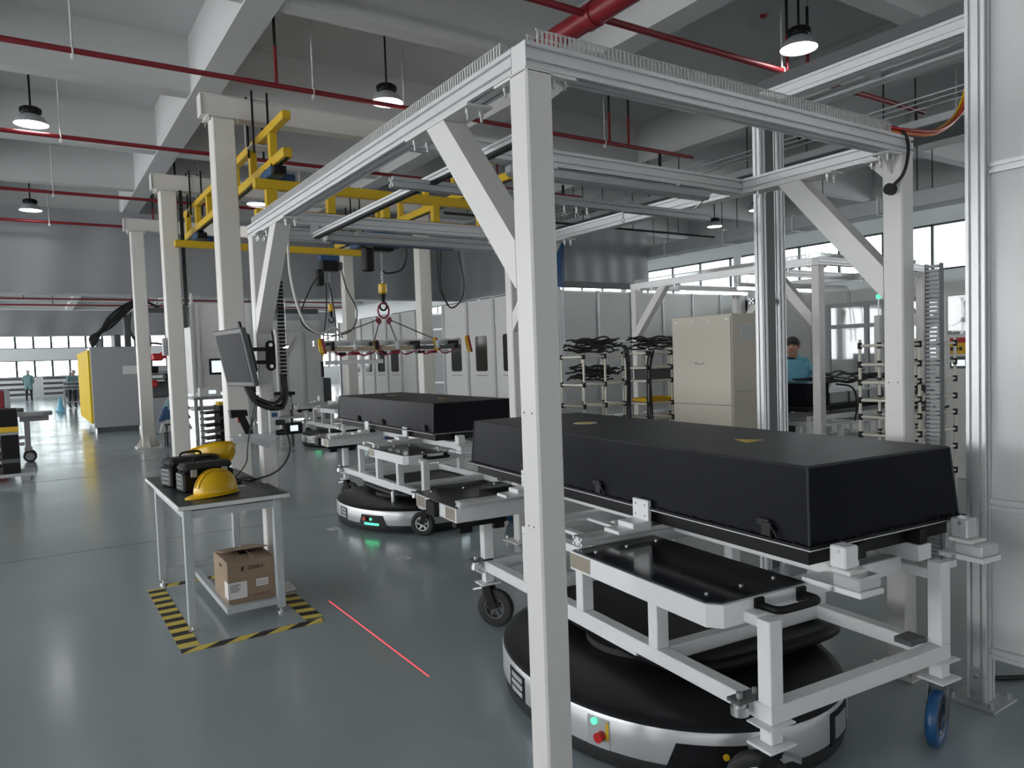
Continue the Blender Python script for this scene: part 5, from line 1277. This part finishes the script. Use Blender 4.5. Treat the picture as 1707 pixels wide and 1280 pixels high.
MB().tube(spline([(0.0, 0, 2.1), (0.15, 0, 2.25), (0.5, 0, 2.15), (0.6, 0, 1.8)]), 0.03, 6).build('hose', 'cable', rm)
lt = thing('laundry_stool', 'stool heaped with blue and white work clothes between left columns', 'stool', (2.50, 17.35, 0))
MB().box(-0.22, 0.22, -0.18, 0.18, 0.42, 0.46).build('seat', 'darkgrey', lt)
def drape(name, m_, z0, z1, r0, r1, ox, ph):
    n, k = 22, 9; v = []
    for j in range(k + 1):
        f_ = j / k; z = z1 + (z0 - z1) * f_; r = r1 + (r0 - r1) * f_ ** 0.7
        for i in range(n):
            a_ = 2 * PI * i / n; rr = r * (1 + 0.16 * f_ * math.sin(4 * a_ + ph) + 0.08 * f_ * math.sin(7 * a_ + 2 * ph)); v.append((ox + rr * math.cos(a_), 0.8 * rr * math.sin(a_), z + 0.03 * math.sin(3 * a_ + ph) * f_))
    mb_ = MB().add(v, [(j * n + i, j * n + (i + 1) % n, (j + 1) * n + (i + 1) % n, (j + 1) * n + i) for j in range(k) for i in range(n)], True); mb_.add(v[:n], [tuple(range(n))]); return mb_.build(name, m_, lt)
drape('white_cloth', 'paper', 0.30, 0.62, 0.30, 0.20, 0.0, 0.3); drape('blue_cloth', 'blue', 0.52, 0.82, 0.29, 0.17, -0.02, 1.4); drape('teal_cloth', 'tealcloth', 0.72, 1.05, 0.25, 0.10, 0.03, 2.6)
for x in (-0.2, 0.16):
    for y in (-0.16, 0.12): MB().box(x, x + 0.04, y, y + 0.04, 0, 0.42).build('leg', 'darkgrey', lt)
# white machine with screen and drawers between the middle columns
wm = thing('assembly_machine', 'white framed machine with small screen between the left columns', 'machine', (3.0, 18.0, 0))
MB().cbox((0.85, 0.5, 2.05), (1.7, 1.0, 2.0), 0.01).build('upper_cabinet', 'panel', wm)
for x in (0.0, 0.12, 1.25, 1.70): MB().box(x, x + 0.06, -0.05, 0.0, 0.0, 3.02).build('frame_post', 'alu', wm)
MB().cbox((0.85, 0.35, 0.92), (1.75, 0.9, 0.06), 0.005).build('bench_top', 'galv', wm); MB().cbox((0.85, 0.4, 0.68), (1.7, 0.6, 0.08), 0.005).build('bench_shelf', 'galv', wm)
for x in (0.05, 1.65): MB().box(x - 0.03, x + 0.03, 0.0, 0.06, 0, 0.89).build('bench_leg', 'grey', wm)
MB().box(0.12, 1.25, -0.03, -0.01, 2.0, 2.04).build('frame_rail', 'alu', wm)
cp_ = MB().cbox((0.30, -0.16, 1.06), (0.44, 0.22, 0.2), 0.01).build('control_box', 'panel', wm); MB().box(0.27, 0.42, -0.272, -0.27, 1.02, 1.10).build('control_label', 'display', cp_)
sc2 = MB().cbox((0.55, -0.20, 1.62), (0.46, 0.05, 0.36), 0.01).build('screen_housing', 'black', wm); MB().box(0.37, 0.73, -0.2275, -0.2255, 1.49, 1.75).build('screen', 'display', sc2)
MB().cyl((0.06, -0.02, 3.02), (0.06, -0.02, 3.25), 0.03, 10).build('beacon', 'panel', wm)
MB().cbox((-0.15, 0.1, 2.75), (0.22, 0.3, 0.5), 0.01).build('side_unit', 'darkgrey', wm)
dr = thing('parts_trolley', 'black parts trolley with slanted trays and yellow top block', 'trolley', (2.80, 15.9, 0))
MB().cbox((0.45, 0.2, 0.42), (0.30, 0.55, 0.84), 0.01).build('body', 'black', dr)
for k in range(6): MB().bar((0.0, -0.02, 0.08 + k * 0.125), (0.32, 0.0, 0.10 + k * 0.125), 0.5, 0.035).build('tray', ('darkgrey', 'black')[k % 2], dr)
MB().cbox((0.45, 0.1, 0.875), (0.32, 0.30, 0.07), 0.01).build('yellow_block', 'helmet', dr)
# left edge: black drawer stack, grey bench on casters, red panel
ds = thing('drawer_stack', 'tall black drawer stack with yellow band at the left edge', 'cabinet', (-0.62, 13.55, 0))
MB().cbox((0.33, 0.3, 0.60), (0.22, 0.62, 0.96), 0.01).build('side_panel', 'black', ds); MB().box(0.21, 0.445, -0.016, 0.6, 0.74, 0.82).build('yellow_band', 'helmet', ds); MB().box(0.215, 0.442, -0.014, 0.6, 0.70, 0.735).build('grey_band', 'grey', ds); MB().box(0.215, 0.442, -0.014, 0.6, 0.28, 0.34).build('grey_band', 'darkgrey', ds)
for k in range(9): MB().cbox((0.05, 0.28, 0.2 + k * 0.095), (0.36, 0.5, 0.05), 0.006).build('drawer', ('darkgrey', 'galv')[k % 2], ds)
MB().box(-0.15, 0.62, -0.05, 0.6, 0.075, 0.12).build('deck', 'galv', ds)
for x in (-0.05, 0.5): MB().cbox((x, 0.0, 0.04), (0.12, 0.06, 0.08), 0.005).build('foot', 'grey', ds)
rp = thing('red_locker', 'dark red locker behind the drawer stack at the left edge', 'locker', (-0.95, 15.2, 0)); MB().cbox((0.30, 0.25, 0.68), (0.60, 0.5, 1.30), 0.01).build('body', 'red', rp); MB().box(0.58, 0.66, 0.0, 0.5, 0.0, 1.34).build('edge_post', 'grey', rp); MB().cyl((0.5, 0.1, 1.33), (0.5, 0.1, 1.75), 0.02, 8).build('pole', 'darkgrey', rp)
wb = thing('caster_bench', 'grey assembly bench on casters beside the drawer stack', 'bench', (-0.28, 16.2, 0))
MB().prism([(-0.1, 0), (0.46, 0), (0.60, 0.12), (0.60, 0.5), (-0.1, 0.5)], 0.83, 0.90).build('top', 'galv', wb); MB().prism([(0.1, 0.05), (0.50, 0.05), (0.54, 0.14), (0.54, 0.45), (0.1, 0.45)], 0.74, 0.828).build('skirt', 'grey', wb)
for y in (0.1, 0.36): MB().cbox((0.20, y, 0.50), (0.09, 0.08, 0.48), 0.006).build('leg', 'grey', wb)
MB().cbox((0.02, 0.2, 0.45), (0.3, 0.06, 0.06), 0.005).build('cross_bar', 'grey', wb); MB().cbox((-0.1, 0.2, 0.33), (0.5, 0.06, 0.06), 0.005).build('cross_bar', 'grey', wb)
for y in (0.1, 0.36):
    c_ = MB().cbox((0.20, y, 0.235), (0.12, 0.1, 0.05), 0.005).build('caster_fork', 'grey', wb); MB().cyl((0.22, y - 0.03, 0.105), (0.22, y + 0.03, 0.105), 0.105, 20).build('wheel', 'rubber', c_); MB().cyl((0.22, y - 0.034, 0.105), (0.22, y + 0.034, 0.105), 0.07, 16).build('wheel_hub', 'grey', c_)
for x, z in ((0.0, 0.93), (0.12, 0.945)): MB().cbox((x, 0.25, z), (0.1, 0.12, 0.07), 0.008).build('fixture', 'darkgrey', wb)
# far shelving along the end windows, low table, parts trolley
def far_rack(label, x, y):
    t = thing('goods_rack', label, 'rack', (x, y, 0), 0, 'goods racks below the end windows')
    for xx in (0, 2.3):
        for yy in (0, 0.8): MB().box(xx, xx + 0.08, yy, yy + 0.08, 0, 1.25).build('upright', 'panel', t)
    for z in (0.15, 0.48, 0.81, 1.14): MB().box(0.08, 2.3, 0, 0.88, z, z + 0.06).build('shelf', 'panel', t); MB().cbox((1.19, 0.42, z + 0.13), (2.0, 0.7, 0.14), 0.02).build('goods', 'darkgrey', t)
    return t
f0 = far_rack('leftmost goods rack below the end windows', -2.1, 57.0)
for k, lab in enumerate(('second goods rack below the end windows, behind the standing person', 'third goods rack below the end windows', 'fourth goods rack below the end windows, nearest the yellow cabinet side')): dup(f0, lab, (0.55 + 2.65 * k, 57.0, 0))
lt2 = thing('work_table', 'grey work table with small trays beside the yellow cabinet side', 'table', (1.15, 37.5, 0))
MB().box(0, 1.4, 0, 0.7, 0.86, 0.90).build('table_top', 'galv', lt2)
for x in (0.03, 1.3):
    for y in (0.03, 0.6): MB().box(x, x + 0.06, y, y + 0.06, 0, 0.86).build('leg', 'grey', lt2)
MB().box(0.08, 1.3, 0.05, 0.1, 0.3, 0.34).build('stretcher', 'grey', lt2)
for k in range(4): MB().cbox((0.35, 0.3, 0.94 + k * 0.08), (0.6, 0.5, 0.05), 0.01).build('tray', ('darkgrey', 'galv')[k % 2], lt2); MB().cbox((1.0, 0.3, 0.94 + k * 0.08), (0.6, 0.5, 0.05), 0.01).build('tray', ('grey', 'darkgrey')[k % 2], lt2)
hd = thing('hose_drum', 'dark cable drum trolley on the bright far floor', 'drum', (2.1, 50.0, 0)); MB().cyl((0, -0.25, 0.5), (0, 0.25, 0.5), 0.32, 20).build('drum', 'wood', hd)
for y in (-0.28, 0.25): MB().cyl((0, y, 0.5), (0, y + 0.03, 0.5), 0.5, 24).build('flange', 'darkgrey', hd)
MB().cyl((0, 0, 0.5), (-0.3, 0, 2.0), 0.02, 8).build('handle', 'darkgrey', hd)
# beyond the cart row: dark bench, white stand, wall light, yellow robot
bn = thing('dark_bench', 'black topped bench with dark machine beyond the farthest cart', 'bench', (3.3, 14.6, 0))
MB().box(0, 0.95, 0, 0.5, 1.02, 1.08).build('bench_top', 'black', bn); MB().cbox((0.5, 0.25, 0.86), (0.8, 0.4, 0.26), 0.01).build('panel_box', 'grey', bn); MB().box(0.0, 1.1, 0, 0.45, 0.56, 0.60).build('lower_shelf', 'galv', bn)
for x in (0.06, 0.9): MB().box(x, x + 0.05, 0.2, 0.25, 0, 1.02).build('leg', 'darkgrey', bn)
for x, z in ((0.2, 1.2), (0.5, 1.17)): MB().cbox((x, 0.25, z), (0.2, 0.2, 0.2), 0.02).build('instrument', 'black' if x < 0.4 else 'galv', bn)
ws = thing('white_stand', 'slim white stand with diagonal arm left of the lifting beam', 'stand', (5.25, 19.2, 0)); MB().cbox((0, 0, 1.25), (0.16, 0.16, 2.5), 0.01).build('post', 'white', ws); MB().bar((0.0, 0, 1.5), (0.45, 0, 2.35), 0.08, 0.10).build('arm', 'white', ws); MB().box(-0.1, 1.0, -0.06, 0.06, 2.42, 2.5).build('beam', 'alu', ws)
wl = thing('tube_lamp', 'lit tube lamp in front of the white cell at left centre', 'lamp', (5.2, 21.2, 2.1)); MB().cbox((0, 0, 0.06), (1.9, 0.12, 0.06), 0.01).build('housing', 'panel', wl); MB().cyl((-0.92, 0, 0.005), (0.92, 0, 0.005), 0.028, 10).build('tube', 'tubeon', wl)
for x in (-0.8, 0.8): MB().cyl((x, 0, 0.09), (x, 0, 3.2), 0.01, 6).build('hanger', 'steel', wl)
dp2 = thing('dark_trunking', 'dark horizontal trunking above the white cell at left', 'trunking', (2.6, 21.4, 3.05)); MB().box(0, 4.4, 0, 0.2, 0, 0.14).build('channel', 'darkgrey', dp2); 
for x in (0.5, 3.9): MB().cyl((x, 0.1, 0.14), (x, 0.1, 3.0), 0.012, 6).build('hanger', 'darkgrey', dp2)
yr = thing('yellow_robot', 'small yellow robot arm seen through the gap below the lifting beam', 'robot', (8.6, 26.5, 0)); MB().cbox((0, 0, 0.55), (0.7, 0.5, 1.1), 0.04).build('pedestal', 'darkgrey', yr); MB().cyl((0, 0, 1.1), (0, 0, 1.35), 0.16, 16).build('turret', 'black', yr); MB().bar((0, 0, 1.3), (0.1, 0, 2.1), 0.16, 0.18).build('lower_arm', 'helmet', yr); MB().bar((0.1, 0, 2.1), (-0.3, 0, 2.5), 0.13, 0.15).build('upper_arm', 'helmet', yr)
for k, (z, y) in enumerate(((4.75, 38.0), (4.47, 37.8))):
    t = thing('sprinkler_pipe', ('upper', 'lower')[k] + ' red pipe in the gap between the two grey curtains', 'pipe', (0, y, z), 0, 'far red pipes')
    MB().cyl((-10, 0, 0), (14, 0, 0), 0.035, 8).build('pipe', 'red', t)
    for x in (-4.0 + k, 0.0 + k, 4.0 + k, 8.0 + k): MB().cyl((x, 0, 0), (x, 0, ZC - z), 0.02, 6).build('hanger_rod', 'darkgrey', t)
cn = thing('traffic_cone', 'small blue cone beside the person at the far work table', 'cone', (1.0, 36.2, 0)); MB().cyl((0, 0, 0.04), (0, 0, 0.62), 0.15, 16, 0.03).build('cone', 'bluecloth', cn); MB().box(-0.18, 0.18, -0.18, 0.18, 0, 0.04).build('base', 'bluecloth', cn)
sw = thing('column_switch', 'small grey switch box on the middle left crane column', 'box', (1.83, 12.98, 1.95)); MB().cbox((-0.03, 0.1, 0), (0.06, 0.14, 0.28), 0.008).build('housing', 'grey', sw); MB().cbox((-0.062, 0.1, 0.05), (0.006, 0.06, 0.08), 0.002).build('cover', 'panel', sw)

# ================================================================== people
def person(name, label, loc, rz, joints, edges, radii, mats, hair=None):
    """one continuous skinned body; faces coloured by the nearest joint's garment"""
    t = thing(name, label, 'person', loc, rz)
    me = bpy.data.meshes.new('body'); me.from_pydata([Vector(j) for j in joints], edges, []); o = bpy.data.objects.new('body', me); COL.objects.link(o); o.parent = t
    sk = o.modifiers.new('skin', 'SKIN'); sk.use_smooth_shade = True
    for i, r in enumerate(radii): me.skin_vertices[0].data[i].radius = (r if isinstance(r, tuple) else (r, r))
    me.skin_vertices[0].data[0].use_root = True
    sb_ = o.modifiers.new('sub', 'SUBSURF'); sb_.levels = 2; sb_.render_levels = 2
    bpy.context.view_layer.update()
    nm_ = bpy.data.meshes.new_from_object(o.evaluated_get(bpy.context.evaluated_depsgraph_get()))
    o.modifiers.clear(); o.data = nm_
    ks = []
    for k in mats:
        if k not in ks: ks.append(k)
    nm_.materials.clear()
    for k in ks: nm_.materials.append(M[k])
    J = [Vector(j) for j in joints]
    for p in nm_.polygons:
        c = p.center; i = min(range(len(J)), key=lambda q: (J[q] - c).length - 0.6 * (radii[q] if not isinstance(radii[q], tuple) else max(radii[q]))); p.material_index = ks.index(mats[i]); p.use_smooth = True
    if hair:
        c, r, m_ = hair; hb = MB(); K = 14; v = []
        for j in range(9):
            ph = -0.35 + (PI / 2 + 0.35) * j / 8
            for i in range(K): a = 2 * PI * i / K; v.append((c[0] + r[0] * math.cos(ph) * math.cos(a), c[1] + r[1] * math.cos(ph) * math.sin(a), c[2] + r[2] * math.sin(ph)))
        hb.add(v, [(j * K + i, j * K + (i + 1) % K, (j + 1) * K + (i + 1) % K, (j + 1) * K + i) for j in range(8) for i in range(K)], True); hb.build('hair', m_, t)
    return t
def stand(h, arm_l, arm_r, lean=(0, 0)):
    """joints of a standing figure facing -y, height h; lean shifts the upper body"""
    s = h / 1.72; lx, ly = lean
    J = [(0, 0, 0.94), (0.0 + lx * 0.3, ly * 0.3, 1.12), (lx * 0.7, ly * 0.7, 1.34), (lx, ly, 1.46), (lx * 1.15, ly * 1.25 - 0.01, 1.53), (lx * 1.2, ly * 1.4 - 0.02, 1.60), (lx * 1.2, ly * 1.45 - 0.01, 1.68),
         (-0.10, 0, 0.88), (-0.11, -0.01, 0.50), (-0.12, 0.02, 0.09), (-0.12, -0.14, 0.035), (0.10, 0, 0.88), (0.11, -0.01, 0.50), (0.12, 0.02, 0.09), (0.12, -0.14, 0.035),
         (-0.19 + lx, ly, 1.40), arm_l[0], arm_l[1], arm_l[2], (0.19 + lx, ly, 1.40), arm_r[0], arm_r[1], arm_r[2]]
    E_ = [(0, 1), (1, 2), (2, 3), (3, 4), (4, 5), (5, 6), (0, 7), (7, 8), (8, 9), (9, 10), (0, 11), (11, 12), (12, 13), (13, 14), (2, 15), (15, 16), (16, 17), (17, 18), (2, 19), (19, 20), (20, 21), (21, 22)]
    R_ = [0.15, 0.145, 0.16, 0.09, 0.055, 0.095, 0.075, 0.10, 0.065, 0.048, 0.04, 0.10, 0.065, 0.048, 0.04, 0.075, 0.055, 0.042, 0.035, 0.075, 0.055, 0.042, 0.035]
    return [tuple(c * s for c in j) for j in J], E_, [r * s for r in R_]
def cloth(top, bottom, cap=None):
    c = cap or 'skin'
    return [top, top, top, top, 'skin', 'skin', c, bottom, bottom, bottom, 'rubber', bottom, bottom, bottom, 'rubber', top, top, top, 'skin', top, top, top, 'skin']
def hands(t, J, idx=(18, 22), s=1.0):
    """palms with five unequal bent fingers at the wrists"""
    for i in idx:
        w = Vector(J[i]); e = Vector(J[i - 1]); d = (w - e).normalized(); sd = d.cross(Vector((0, 0, 1))); sd = sd.normalized() if sd.length > 0.1 else Vector((1, 0, 0)); n = sd.cross(d)
        hb = MB(); hb.bar(w - d * 0.02, w + d * 0.07, 0.075, 0.028, up=n)
        for k, L in enumerate((0.060, 0.072, 0.068, 0.052)):
            b = w + d * 0.065 + sd * (-0.028 + 0.019 * k); m_ = b + d * L * 0.55 - n * 0.006; hb.tube([b, m_, m_ + d * L * 0.35 - n * 0.022], 0.0085, 6)
        hb.tube([w + sd * 0.035, w + sd * 0.06 + d * 0.03, w + sd * 0.062 + d * 0.065 - n * 0.01], 0.0095, 6)
        hb.build('hand', 'skin', t)
def face(t, J, ang=0):
    c = Vector(J[5]) * 0.5 + Vector(J[6]) * 0.5; ca, sa = math.cos(ang), math.sin(ang); f = Vector((sa, -ca, 0)); s_ = Vector((ca, sa, 0))
    MB().add([c + f * 0.085 + s_ * 0.012 - Vector((0, 0, 0.02)), c + f * 0.085 - s_ * 0.012 - Vector((0, 0, 0.02)), c + f * 0.115 - Vector((0, 0, 0.018)), c + f * 0.088 + Vector((0, 0, 0.02))], [(0, 1, 2), (0, 2, 3), (1, 3, 2), (0, 3, 1)], True).build('nose', 'skin', t)
    for k in (-1, 1): MB().lathe([(0, -0.01), (0.009, -0.005), (0.011, 0), (0.009, 0.005), (0, 0.01)], tuple(c + f * 0.085 + s_ * 0.032 * k + Vector((0, 0, 0.015))), 8).build('eye', 'ink', t); MB().lathe([(0, -0.03), (0.012, -0.015), (0.014, 0.01), (0.008, 0.03), (0, 0.032)], tuple(c + s_ * 0.098 * k), 8).build('ear', 'skin', t)
    MB().bar(c + f * 0.088 - s_ * 0.02 - Vector((0, 0, 0.045)), c + f * 0.088 + s_ * 0.02 - Vector((0, 0, 0.045)), 0.008, 0.008).build('mouth', 'redbtn', t)
# standing person by the end windows, seen from behind, hands held in front
J, E_, R_ = stand(1.80, ((-0.25, 0.02, 1.14), (-0.20, -0.16, 1.02), (-0.10, -0.24, 1.03)), ((0.25, 0.02, 1.14), (0.20, -0.16, 1.02), (0.10, -0.24, 1.03)))
R_[0] = 0.18; R_[1] = 0.17; R_[2] = 0.15; R_[7] = R_[11] = 0.13; R_[15] = R_[19] = 0.065
p1 = person('person', 'person in teal smock and dark trousers standing far left, back turned', (-0.05, 52.0, 0), PI * 0.92, J, E_, R_, [('tealcloth' if i in (7, 11) else c) for i, c in enumerate(cloth('tealcloth', 'trousers', 'paper'))], ((0, 0.02, 1.70), (0.105, 0.115, 0.115), 'paper')); hands(p1, J); face(p1, J)
# person bending over trays at the far work table
J, E_, R_ = stand(1.68, ((-0.26, -0.22, 1.12), (-0.22, -0.42, 1.02), (-0.15, -0.52, 0.98)), ((0.26, -0.22, 1.12), (0.22, -0.42, 1.02), (0.15, -0.52, 0.98)), (0, -0.16))
p2 = person('person', 'person in teal smock bending over trays at the far work table', (1.55, 39.0, 0), 0.3, J, E_, R_, cloth('tealcloth', 'trousers', 'paper'), ((0, -0.22, 1.61), (0.10, 0.11, 0.11), 'paper')); hands(p2, J); face(p2, J)
# worker in light blue smock at the second station, head bowed
J, E_, R_ = stand(1.70, ((-0.30, -0.18, 1.20), (-0.30, -0.38, 1.14), (-0.26, -0.48, 1.12)), ((0.30, -0.16, 1.20), (0.26, -0.36, 1.14), (0.18, -0.46, 1.12)), (-0.03, -0.24))
R_[2] = 0.19; R_[1] = 0.175; R_[3] = 0.12
p3 = person('person', 'worker in light blue smock with dark hair leaning over the battery tray', (8.80, 6.50, 0), -1.05, J, E_, R_, cloth('bluecloth', 'trousers'), ((-0.04, -0.27, 1.645), (0.105, 0.115, 0.115), 'hair')); hands(p3, J); face(p3, J)
